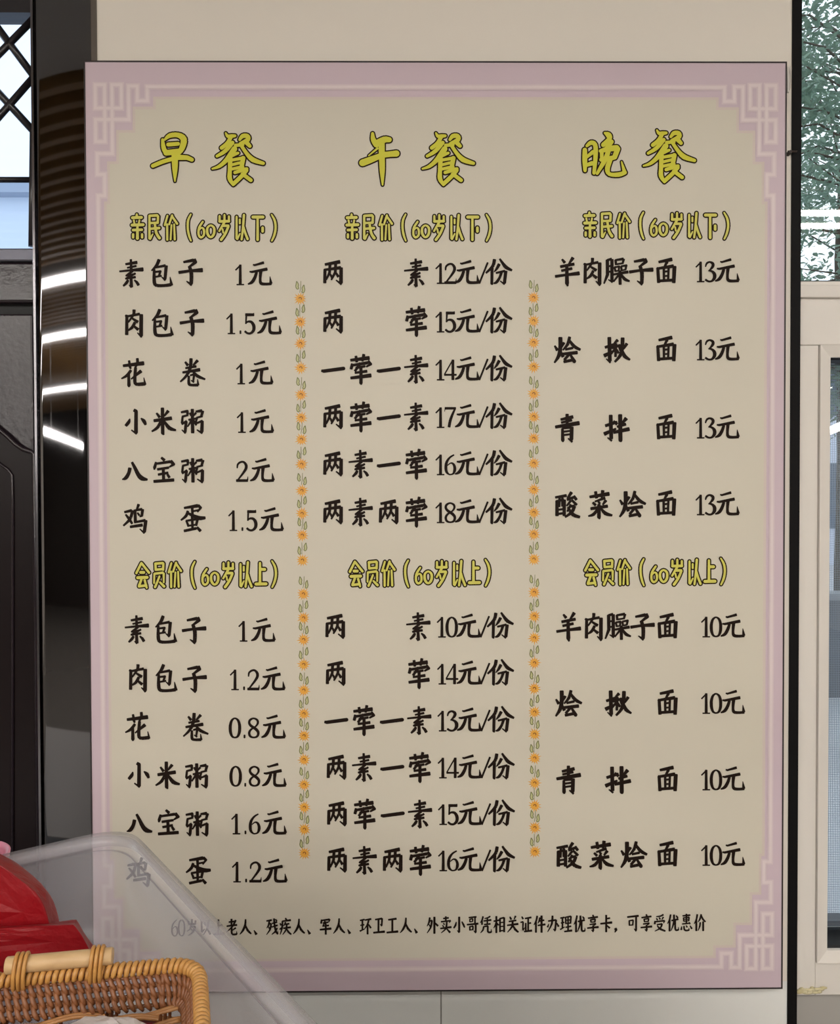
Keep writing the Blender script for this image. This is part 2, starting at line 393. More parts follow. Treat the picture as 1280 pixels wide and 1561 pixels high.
L2 = [(3, 400), (3, 166), (13, 166), (13, 134), (2, 134), (2, 103), (25, 103), (25, 0), (39, 0), (39, 35), (0, 35), (0, 0), (14, 0)]
def poly_strip(bm, pts, w, y):
    for (a, b), (c, d) in zip(pts, pts[1:]):
        x0, x1 = sorted((a, c)); z0, z1 = sorted((b, d)); h = w/2
        bm.faces.new([bm.verts.new(uv(p, q, y)) for p, q in ((x0-h, z0-h), (x1+h, z0-h), (x1+h, z1+h), (x0-h, z1+h))])
for nm, w, y, M in (('border_glow', 8.5, -.0006, M_line2), ('border_line', 4.2, -.0009, M_line)):
    bm = bmesh.new(); k = 0
    for fx in (0, 1):
        for fy in (0, 1):
            for L in (L1, L2):
                Lq = [(min(a+15, 529) if a == 300 else a+15, (b+34) if b != 400 else 707) for a, b in L]
                if L is L1: Lq[0] = (529, Lq[0][1])
                if fy: Lq = [(a, b-4 if b < 700 else b) for a, b in Lq]
                poly_strip(bm, corner_pts(Lq, fx, fy), w, y); 
    for i, f in enumerate(bm.faces):
        for v in f.verts: v.co.y -= i*2e-6
    bpart(obj(nm, bm, M, smooth=None))

# ---- lettering: each sign is a set of brush strokes "x,y,width", measured in its own frame (origin, scale)
A_ = (180, 930, 9.143); B_ = (180, 1005, 9.143); C_ = (180, 1080, 9.143); D_ = (180, 1155, 9.143); E_ = (180, 1228, 9.143); F_ = (180, 762, 9.143)
G_ = (490, 1070, 7.529); H_ = (490, 1285, 7.529); I_ = (840, 925, 6.4); J_ = (840, 1045, 6.4); K_ = (840, 1160, 6.4); L_ = (840, 1275, 6.4)
M__ = (340, 1230, 11.636); N_ = (660, 1070, 9.846); O_ = (340, 1305, 11.636); P_ = (340, 390, 10.41); Q_ = (340, 1075, 11.145)
T1 = (220, 190, 6.4); T2 = (540, 190, 6.4); T3 = (880, 190, 6.4); S1 = (190, 315, 9.846); S2 = (310, 315, 9.846); S3 = (880, 840, 9.846); S4 = (990, 840, 9.846)
GL = {
'素': (A_, "190,140,28 345,115,40; 262,75,28 268,230,36; 212,190,22 335,165,28; 105,240,22 260,224,28 428,212,50; 285,235,30 200,298,26 310,278,24; 325,268,26 195,340,26 325,320,30; 265,335,34 270,455,40; 270,462,24 238,432,14; ~222,365,32 200,400,36 158,442,24; 312,362,20 345,392,34 368,430,36"),
'包': (A_, "~632,80,40 596,160,38 528,230,18; 585,185,26 718,160,34; 732,165,40 715,345,36; 718,360,30 668,318,12; 560,250,24 652,240,28 632,300,28; 575,318,24 665,302,24; ~565,215,30 565,370,42 590,432,40 700,438,36 795,425,42; 805,430,40 785,318,10"),
'子': (A_, "965,140,28 1100,115,42; 1110,110,50 1130,140,40 1040,210,26; ~1045,200,40 1072,300,46 1070,440,42; 1075,455,38 1005,408,14; 900,285,38 1050,262,32 1222,252,52"),
'肉': (B_, "155,150,26 175,160,36 172,415,40; 170,165,26 350,130,34; 375,140,44 372,430,46; 380,448,30 322,392,14; ~275,75,40 265,140,32 195,245,20; 255,195,26 325,240,38; ~285,250,34 245,320,36 185,362,18; 255,285,24 330,345,38"),
'花': (C_, "130,150,34 410,115,50; 210,80,28 222,160,34 232,190,24; 325,50,34 330,110,36 290,185,22; ~235,215,34 180,285,36 105,328,18; 205,250,32 208,420,42 208,445,20; 375,225,44 240,335,18; ~300,180,36 290,340,40 310,405,40 430,400,44; 435,410,30 415,315,10"),
'卷': (C_, "980,105,26 1015,150,36; 1150,85,38 1090,150,22; 985,190,26 1130,165,32; 945,250,28 1180,212,42; ~1060,60,40 1050,180,40 1000,290,34 912,378,20; ~1090,240,26 1150,300,40 1255,345,24; 1050,290,22 1105,275,30 1090,370,24; 1100,385,24 1060,360,12; ~1030,300,26 1030,400,36 1060,425,32 1155,425,36; 1160,425,30 1150,345,10"),
'小': (D_, "265,75,40 292,90,42 290,390,46; 298,405,24 228,352,18; ~205,195,14 190,240,40 150,290,36; ~360,188,16 400,225,44 425,275,30"),
'米': (D_, "595,125,24 635,180,36; 755,95,40 700,165,22; 560,230,38 800,195,44; 675,55,40 680,400,42 695,425,20; ~660,220,30 610,320,38 530,378,22; ~700,235,26 770,330,48 860,362,26"),
'粥': (E_, "945,120,26 1030,105,34 1035,150,30; 960,180,26 1040,160,26; 965,185,28 955,270,28; 955,285,26 1020,245,30; 1015,250,34 1000,390,36; 1005,410,26 955,365,14; 1100,80,38 1105,405,40; 1065,130,22 1085,165,28; 1150,130,28 1115,170,20; 1050,225,26 1160,205,26; 1090,230,28 1035,320,18; 1115,230,28 1155,300,24; 1150,110,26 1230,100,40; 1245,105,36 1225,175,30; 1160,195,24 1240,175,26; 1165,200,26 1150,260,26; 1155,275,24 1240,240,30; 1238,245,38 1232,390,42; 1238,412,26 1165,365,16"),
'八': (E_, "~232,200,44 215,270,42 175,335,44 125,355,14; ~262,118,30 300,190,40 350,290,50 400,340,56 475,358,26"),
'宝': (E_, "670,60,30 710,95,38; 595,125,30 575,195,38 570,225,20; 590,145,28 790,115,36; 800,110,44 840,150,36 780,190,20; 615,222,32 770,198,30; 625,295,30 760,270,32; 695,220,36 700,370,38; 755,295,30 780,335,34; 565,390,36 840,370,40"),
'鸡': (F_, "90,170,28 185,148,36; ~200,150,34 165,265,36 75,358,24; ~105,205,22 150,260,34 195,330,28; 285,65,36 260,135,24; 235,140,34 240,300,38; 240,145,26 330,130,34; 340,135,38 330,220,30 300,235,16; 270,180,20 295,215,26; 225,312,26 375,285,34; 385,290,42 365,445,40; 365,462,26 302,405,14; 170,375,32 335,350,38"),
'蛋': (F_, "925,110,28 1110,80,44; 1120,78,40 1155,105,30 1110,165,20; 1035,100,34 1040,200,30; 1050,155,24 1125,140,24; ~975,155,32 950,220,36 880,280,22; ~965,175,26 1040,215,40 1130,250,52 1215,248,36; 955,290,26 985,365,30; 950,290,26 1105,265,30; 1110,265,34 1090,355,30; 975,360,24 1105,340,24; 1035,215,34 1040,400,30; 925,430,34 1090,395,34; 1105,380,30 1150,430,38"),
'一': (G_, "35,228,26 60,232,34 285,202,36 298,212,20"),
'荤': (G_, "370,105,28 580,80,40; 430,60,28 440,125,28; 520,40,30 505,115,24; 390,150,32 375,205,30; 385,165,26 560,135,32; 570,120,34 600,150,28 550,180,18; 430,195,24 535,175,24; 480,140,28 420,230,26; 420,250,22 555,232,30; 372,310,28 600,280,40; 488,175,30 488,365,34 492,385,16"),
'两': (H_, "95,110,26 260,80,38; 85,165,20 92,180,30 90,320,32; 85,172,24 270,148,34; 278,150,34 275,320,38; 280,338,22 220,290,14; 150,105,30 145,200,28 108,285,16; 148,215,18 178,265,28; 215,100,30 210,200,28 165,285,18; 215,200,18 245,250,30"),
'羊': (I_, "120,80,18 145,110,26; 225,65,30 185,125,16; 105,150,24 235,125,26; 115,190,22 215,168,24; 55,245,24 160,230,22 285,215,34; 165,130,26 168,310,34 175,340,14"),
'臊': (I_, "560,90,28 562,230,28 528,318,14; 560,90,20 600,80,24; 605,85,28 605,290,28; 610,305,18 570,280,10; 565,150,18 605,145,16; 565,205,18 605,200,16; 640,90,22 645,135,20; 640,90,18 715,78,24; 720,80,22 710,120,18; 650,130,16 715,120,16; 630,160,18 640,200,18; 630,160,16 675,152,18 670,195,16; 640,198,14 672,192,14; 695,152,18 700,190,18; 695,150,16 745,142,20 738,180,18; 700,190,14 740,182,14; 620,230,18 760,205,26; 682,195,26 685,325,26; 670,235,20 620,300,14; ~695,230,18 730,275,28 775,295,16"),
'面': (I_, "1060,100,22 1185,75,32; 1140,100,26 1115,145,18; 1040,160,20 1050,165,26 1058,300,28; 1045,165,22 1200,140,30; 1212,145,34 1205,300,30; 1060,285,24 1205,275,24; 1108,155,22 1110,280,20; 1155,150,20 1150,280,20; 1110,195,18 1150,190,18; 1110,238,16 1150,234,16"),
'烩': (J_, "50,135,16 75,175,28; 140,105,24 115,150,16; ~105,55,34 105,150,34 90,230,32 48,298,16; 110,190,16 130,240,28; ~195,50,26 175,120,26 130,175,14; ~195,85,22 240,140,30 298,172,22; 155,170,20 225,155,22; 125,215,24 268,200,30; ~200,205,26 145,270,22; 140,290,24 235,270,26; 205,225,20 240,285,32 245,300,16"),
'揪': (J_, "575,55,32 580,280,32; 585,298,18 545,262,10; 535,150,24 625,120,24; 528,230,34 620,185,18; 655,80,28 625,110,18; 600,155,22 680,130,24; 640,115,24 635,240,22; 630,160,20 595,215,14; 645,170,18 665,205,22; ~705,60,32 700,160,32 680,230,28 630,290,20; ~700,180,22 725,235,32 775,270,18; 670,145,18 685,180,24; 745,115,28 715,165,16"),
'青': (K_, "110,105,22 225,80,30; 170,55,28 170,160,26; 115,135,20 215,112,22; 58,178,26 285,140,36; 125,195,22 128,305,30 130,322,16; 125,190,20 205,180,26; 215,180,32 212,300,32; 220,322,20 180,290,12; 130,225,18 205,215,18; 130,258,18 205,248,18"),
'拌': (K_, "590,55,32 595,280,32; 600,302,18 560,272,12; 540,155,26 650,120,24; 530,235,34 640,185,18; 620,110,18 650,140,26; 740,85,34 695,140,16; 655,165,22 735,140,26; 620,220,26 768,188,34; 682,50,34 685,295,34 692,312,14"),
'酸': (L_, "55,108,20 160,90,26; 62,140,20 70,150,28 70,285,30; 65,145,18 135,130,24; 140,135,30 140,285,28; 95,105,22 92,200,18; 122,105,22 120,195,16; 75,230,18 130,222,18; 75,270,20 135,262,20; 210,60,28 175,115,22; 170,130,24 240,105,24; 235,95,22 258,130,26; 205,140,22 165,190,16; 215,135,20 260,180,24; 205,180,24 170,245,16; 190,200,18 240,190,24; ~240,195,28 215,250,28 150,300,18; ~175,205,18 225,275,32 290,300,24"),
'菜': (L_, "390,105,24 575,75,34; 445,55,26 455,115,26; 515,45,30 505,110,20; 535,115,26 440,150,16; 420,160,20 445,185,24; 470,145,18 485,170,22; 545,140,28 515,180,16; 400,220,26 560,195,28; 478,180,28 478,300,32 485,320,14; ~465,225,22 425,275,28 375,292,14; ~500,220,18 540,265,32 605,285,20"),
'元': (M__, "790,120,24 815,130,32 975,85,44; 730,245,26 770,250,38 1035,200,52; ~850,260,46 820,350,52 770,430,52 700,465,24; ~925,240,56 915,380,44 930,450,52 1000,465,46 1110,460,44; 1105,450,52 1088,330,10"),
'份': (N_, "~955,75,46 930,170,44 830,275,28; 920,200,42 915,430,40 925,450,20; ~1025,145,44 990,210,36 950,260,14; ~1035,65,28 1080,130,40 1130,190,50 1215,235,32; 980,275,28 1110,245,34; 1125,250,46 1105,425,44; 1105,445,26 1042,395,16; ~1060,265,40 1035,340,36 990,410,40 945,430,20"),
'/': (N_, "850,120,26 725,430,26"),
'1': (M__, "240,120,40 240,460,48; 158,210,24 235,133,26; 178,467,22 305,467,22"),
'.': (M__, "398,450,60 406,450,60"),
'6': (M__, "~632,125,24 560,170,32 505,250,44 490,340,48 500,420,44 540,465,28 575,472,24 620,455,30 645,400,46 645,340,46 620,285,36 575,270,24 520,310,16"),
'2': (O_, "~485,215,22 495,150,32 545,110,34 600,110,36 640,160,46 640,220,46 600,290,38 540,370,30 485,440,24; 472,437,44 668,437,44; 668,425,24 674,365,8"),
'3': (N_, "~215,205,18 235,155,28 280,135,28 325,160,40 325,200,40 290,245,26 262,270,18; ~275,262,24 320,280,34 350,320,48 348,375,46 310,420,30 260,425,28 215,400,30"),
'5': (P_, "362,942,44 490,942,40; 480,930,24 492,915,8; 372,940,28 364,1085,22; ~362,1078,20 400,1050,30 455,1060,40 490,1120,48 485,1190,44 440,1235,34 390,1235,32 350,1205,32"),
'0': (Q_, "@202,220,26 255,255,38 279,330,46 282,390,48 276,460,46 250,525,36 202,547,26 154,525,36 128,460,46 122,390,48 126,330,46 150,255,38"),
'8': (Q_, "@517,222,28 458,250,36 443,300,38 475,350,42 555,405,46 596,460,42 580,525,36 520,547,28 460,525,36 443,465,38 475,410,32 550,360,26 588,305,34 578,250,34"),
'4': (M__, "612,125,44 612,470,46; ~605,130,22 465,375,22; 462,385,32 672,385,32"),
'7': (M__, "480,142,42 665,142,40; 482,125,18 470,200,8; ~658,145,30 610,250,40 570,360,46 550,470,46"),
'8b': None,
'早': (T1, "~180,150,26 190,230,40 215,280,40; ~200,150,20 250,110,40 330,105,44 385,145,56 370,230,50 330,285,40; 235,197,36 330,190,34; 215,278,50 330,265,50; ~85,405,34 180,365,36 280,335,36; 300,320,50 420,325,40 465,345,36; ~298,290,56 300,400,52 300,480,36 300,555,12"),
'餐': (T1, "~795,85,16 815,115,30 850,115,34 885,112,26; ~845,125,34 810,185,36 755,230,34; ~860,180,36 790,260,36 710,310,26; ~880,240,50 800,350,40 730,410,30 665,433,16; ~930,150,24 960,115,38 1005,115,40 1010,150,40 940,190,34; 1000,180,40 1030,212,32; 890,205,30 960,200,30; ~945,205,30 1000,285,34 1060,345,44 1160,380,30; 860,300,36 915,280,24; ~840,330,40 835,450,36 835,530,40 868,590,24; 850,350,26 960,330,30; 855,395,26 955,370,26; 850,437,26 960,415,30; 965,330,40 945,440,36; ~885,470,30 960,445,34 1000,435,30; ~1000,450,30 945,510,36 870,580,36; 960,485,34 1040,545,34"),
'午': (T2, "~178,90,26 185,150,44 215,195,56; ~215,190,60 290,150,56 340,150,46; ~225,235,20 140,305,10; ~80,375,60 160,345,56 260,305,46; 260,300,50 350,290,50 410,285,56; ~265,170,56 268,300,52 272,450,46 275,590,14"),
'晚': (T3, "~70,250,40 70,350,44 72,450,30; ~90,210,26 130,180,40 170,200,40 175,300,40 160,475,30; 75,330,24 150,270,36; 80,400,30 140,380,40; ~265,85,20 300,105,50 310,140,40 250,200,40; 300,180,40 330,170,40 270,250,40; ~225,260,34 300,240,50 380,230,50; 390,240,46 360,320,44; 235,280,34 235,330,30; 230,345,36 350,325,40; ~300,260,40 270,340,44 190,480,26; ~320,340,40 290,430,44 310,485,34 400,490,40 460,470,36; 455,460,34 428,365,12"),
'亲': (S1, "185,120,30 185,150,40; 120,170,44 255,165,44; 140,210,30 150,260,26; 225,210,30 215,260,26; 115,280,44 280,275,44; 130,355,40 260,350,40; 195,300,34 195,480,44; 130,420,36 130,465,36; 265,420,36 265,465,36"),
'民': (S1, "375,140,34 375,480,36; 380,140,36 490,135,40; 505,150,36 500,245,36; 380,250,36 500,245,36; 400,335,36 520,325,40; ~455,260,36 480,400,40 525,475,44; 385,485,36 425,415,20"),
'价': (S1, "645,140,28 605,280,32; 640,270,32 642,500,32; 715,135,32 670,270,28; 715,150,32 790,260,34; 705,280,26 692,495,28; 745,270,28 755,495,32"),
'（': (S1, "~995,120,26 955,210,34 950,330,34 970,440,34 998,515,24"),
'6b': (S1, "~1175,230,30 1120,320,34 1112,420,34 1145,465,34 1190,430,34 1190,350,34 1160,320,26 1125,350,20"),
'0b': (S2, "@112,285,30 65,320,34 60,390,38 80,440,38 112,462,32 145,440,38 165,390,38 160,320,36"),
'岁': (S2, "245,145,32 245,220,34; 318,130,32 318,240,34; 385,150,32 385,220,32; 245,225,40 385,222,40; 310,250,36 240,370,30; 300,290,40 375,290,38; ~378,300,36 330,410,38 268,500,40; 290,340,26 300,395,26"),
'以': (S2, "500,155,30 500,480,34; 510,490,30 550,410,22; 548,195,28 548,255,28; ~610,130,36 595,330,34 575,495,32; ~605,310,30 630,400,34 665,490,36"),
'下': (S2, "745,160,46 895,160,46; 815,170,34 815,500,40; 890,320,40 890,375,40"),
'）': (S2, "~1025,125,24 1070,210,34 1085,320,34 1065,430,34 1028,515,26"),
'会': (S3, "190,140,34 115,290,36; 190,140,34 305,285,36; 180,280,44 225,280,44; 135,360,46 275,355,46; 190,390,36 155,480,36; 155,490,36 260,475,40; 240,400,36 270,510,30"),
'员': (S3, "400,150,34 405,240,34; 400,150,38 510,140,38; 520,150,34 515,240,36; 405,240,36 515,230,36; 385,300,30 380,440,26; 390,300,34 510,285,36; 525,300,34 525,430,26; ~460,340,30 430,420,32 395,500,36; 470,430,30 530,490,40"),
'上': (S4, "885,140,34 885,440,40; 900,235,44 955,235,44; 825,455,46 975,452,46"),
}
def cat_rom(P, n=6):
    out = []; N = len(P)
    for i in range(N-1):
        p0, p1, p2, p3 = P[max(i-1, 0)], P[i], P[i+1], P[min(i+2, N-1)]
        for k in range(n):
            t = k/n
            out.append(tuple(.5*((2*b)+(-a+c)*t+(2*a-5*b+4*c-d)*t*t+(-a+3*b-3*c+d)*t**3) for a, b, c, d in zip(p0, p1, p2, p3)))
    out.append(P[-1]); return out
GP = {}
for k, v in GL.items():
    if not v: continue
    (ox, oy, s), txt = v; S = []; lo = [1e9, 1e9]; hi = [-1e9, -1e9]
    for st in txt.split(';'):
        st = st.strip(); closed = st[0] == '@'; curve = st[0] in '~@'
        pts = [tuple(float(q) for q in p.split(',')) for p in st.lstrip('~@').split()]
        if closed: pts = cat_rom(pts[-2:]+pts+pts[:3])[12:-12]
        elif curve and len(pts) > 2: pts = cat_rom(pts)
        pts = [(ox+x/s, oy+y/s, w/s) for x, y, w in pts]
        S.append(pts)
        for x, y, w in pts:
            lo[0] = min(lo[0], x-w/2); lo[1] = min(lo[1], y-w/2); hi[0] = max(hi[0], x+w/2); hi[1] = max(hi[1], y+w/2)
    GP[k] = (S, ((lo[0]+hi[0])/2, (lo[1]+hi[1])/2))
layer = [0]
def ink(bm, key, cx=None, cy=None, dx=0, dy=0, grow=0, y0=-.0012, mi=0, sx=1, sy=1, tight=1.0, soft=False):
    S, (ax, ay) = GP[key]
    if cx is not None: dx, dy = cx-ax, cy-ay
    def face(P, k):
        fs = bm.faces.new([bm.verts.new(on_y(ax+(x-ax)*sx+dx, ay+(y-ay)*sy+dy, 0)+Vector((0, y0-k*5e-7, 0))) for x, y in P]); fs.material_index = mi
    k = 0
    for pts in S:
        P = [(x, y, w*tight/2+grow) for x, y, w in pts]
        N = len(P)
        for i in range(N-1):
            x0, y_0, r0 = P[i]; x1, y_1, r1 = P[i+1]; L = math.hypot(x1-x0, y_1-y_0)
            if L < 1e-6: continue
            nx, ny = -(y_1-y_0)/L, (x1-x0)/L
            k += 1; face([(x0+nx*r0, y_0+ny*r0), (x1+nx*r1, y_1+ny*r1), (x1-nx*r1, y_1-ny*r1), (x0-nx*r0, y_0-ny*r0)], k)
        for i in range(N):
            x, y, r = P[i]; k += 1
            if 0 < i < N-1 or grow > 0 or soft:
                if N > 6 and i % 2 and 0 < i < N-1: continue
                face([(x+r*math.cos(a*math.pi/6), y+r*math.sin(a*math.pi/6)) for a in range(12)], k)
            else:                                   # blunt brush end
                o = P[1] if i == 0 else P[N-2]; L = math.hypot(x-o[0], y-o[1]) or 1; tx, ty = (x-o[0])/L, (y-o[1])/L
                face([(x-ty*r, y+tx*r), (x-ty*r*.75+tx*r*.38, y+tx*r*.75+ty*r*.38), (x+ty*r*.75+tx*r*.38, y-tx*r*.75+ty*r*.38), (x+ty*r, y-tx*r)], k)
def text_part(name, glyphs, M=M_ink, outline=None, **kw):
    bm = bmesh.new()
    for g in glyphs:
        if outline: ink(bm, *g[:3], **(g[3] if len(g) > 3 else {}), grow=outline, tight=kw.get('tight', 1), y0=-.0010, mi=1)
        ink(bm, *g[:3], **(g[3] if len(g) > 3 else {}), y0=-.0013 if outline else -.0011, tight=kw.get('tight', 1), soft=bool(outline), mi=0)
    for f in bm.faces:
        f.normal_update()
        if f.normal.y > 0: f.normal_flip()
    return bpart(obj(name, bm, [M, M_outl] if outline else M, smooth=None))
def home(k, dx=0, dy=0): return (k, None, None, dict(dx=dx, dy=dy))
# titles
for g in (home('早'), home('餐'), home('午'), home('餐', 320, 0), home('晚'), home('餐', 656.5, -4.4)):
    text_part('title_lettering', [g], M_yel, 2.05, tight=1.1)
# sub-titles
for dx, dy in ((0, 0), (327, 0), (689, -3)):
    text_part('subtitle_lettering', [home(k, dx, dy) for k in ('亲', '民', '价', '（', '6b', '0b', '岁', '以', '下', '）')], M_yel2, 1.95, tight=1.0)
for dx, dy in ((-683.5, 4), (-358.5, 2), (0, 0)):
    text_part('subtitle_lettering', [home(k, dx, dy) for k in ('会', '员', '上')] + [home(k, 689.5+dx, 525+dy) for k in ('价', '（', '6b', '0b', '岁', '以')] + [home('）', 684+dx, 523.5+dy)], M_yel2, 1.95, tight=1.0)
def price(s, x, y):
    out = []; i = 0
    lay = {1: (0,), 2: (0, 15.5)}
    num, rest = s.split('元')
    if '.' in num: pos = [(num[0], 0, 0), ('.', 14.6, 13), (num[2], 28.7, 0), ('元', 58.6, -2)]
    elif len(num) == 1: pos = [(num, 0, 0), ('元', 30.7, -2)]
    else: pos = [(num[0], 0, 0), (num[1], 15.7, 0), ('元', 41.2, -2.2)]
    if rest: pos += [('/', 66.2, -.6), ('份', 89.8, -2.6)]
    return [(k, x+a, y+b) for k, a, b in pos]
rows = [
 ([('素', 201, 417), ('包', 247, 416), ('子', 291, 415)], '1元', 365.5, 419), ([('肉', 204, 493), ('包', 248, 492), ('子', 293, 492)], '1.5元', 352, 493.6),
 ([('花', 204, 568), ('卷', 294, 567)], '1元', 367, 570), ([('小', 207, 643), ('米', 250, 642), ('粥', 293, 642)], '1元', 368, 644),
 ([('八', 206, 718), ('宝', 250, 716), ('粥', 293.5, 717)], '2元', 369, 718.5), ([('鸡', 206, 790.6), ('蛋', 294.8, 790)], '1.5元', 355, 793.5),
 ([('素', 209.3, 959.5), ('包', 253.2, 959), ('子', 296.3, 960.7)], '1元', 370.5, 962), ([('肉', 210, 1033.4), ('包', 253.8, 1033), ('子', 297.1, 1035)], '1.2元', 357.5, 1036),
 ([('花', 210, 1107), ('卷', 298.7, 1107.2)], '0.8元', 358.2, 1109.4), ([('小', 211.6, 1181), ('米', 255.9, 1181.2), ('粥', 299.6, 1182)], '0.8元', 359.3, 1183),
 ([('八', 213, 1254.2), ('宝', 256.9, 1253), ('粥', 300.4, 1255.2)], '1.6元', 359.6, 1255.6), ([('鸡', 211, 1329), ('蛋', 302.8, 1326.6)], '1.2元', 360.6, 1328.8)]
def four(s, x, y):
    X = (0, 42.6, 84.7, 127.1); out = []
    for k, a in zip(s, X):
        if k != ' ': out.append((k, x+a, y + (.8 if k == '一' else 0)))
    return out
for s, p, y in (('两  素', '12元/份', 416), ('两  荤', '15元/份', 490), ('一荤一素', '14元/份', 563), ('两荤一素', '17元/份', 635.5), ('两素一荤', '16元/份', 707.5), ('两素两荤', '18元/份', 780.5)):
    rows.append((four(s, 507.5, y), p, 670.5, y+1))
for s, p, y, d in (('两  素', '10元/份', 955, -2), ('两  荤', '14元/份', 1026.5, -1.3), ('一荤一素', '13元/份', 1098, -.6), ('两素一荤', '14元/份', 1169.5, 0), ('两荤一素', '15元/份', 1240.5, .6), ('两素两荤', '16元/份', 1311, .8)):
    rows.append((four(s, 512.8+d, y), p, 674+d*.7, y+.8))
for y0, p, x in ((414, '13元', 1066.5), (955, '10元', 1075)):
    ys = (414, 533, 652, 769) if y0 == 414 else (955, 1071.5, 1188, 1303); d = -2 if y0 == 414 else 0
    for s, y in zip((('羊', '肉', '臊', '子', '面'), ('烩', ' ', '揪', ' ', '面'), ('青', ' ', '拌', ' ', '面'), None), ys):
        if s: g = [(k, 866.6+d+37.5*i, y+(-.8 if k == '面' else .3)) for i, k in enumerate(s) if k != ' ']
        else: g = [('酸', 866.8+d, y+.3), ('菜', 916.6+d, y), ('烩', 966+d, y-.8), ('面', 1016.3+d, y-1.5)]
        rows.append((g, p, x, y+.5))
for g, p, x, y in rows:
    run = [g[0]]                                  # signs set far apart are separate words of print
    for a, b in zip(g, g[1:]):
        if b[1]-a[1] > 48: text_part('dish_lettering', run, tight=1.2); run = []
        run.append(b)
    text_part('dish_lettering', run, tight=1.2); text_part('price_lettering', price(p, x, y), tight=1.13)
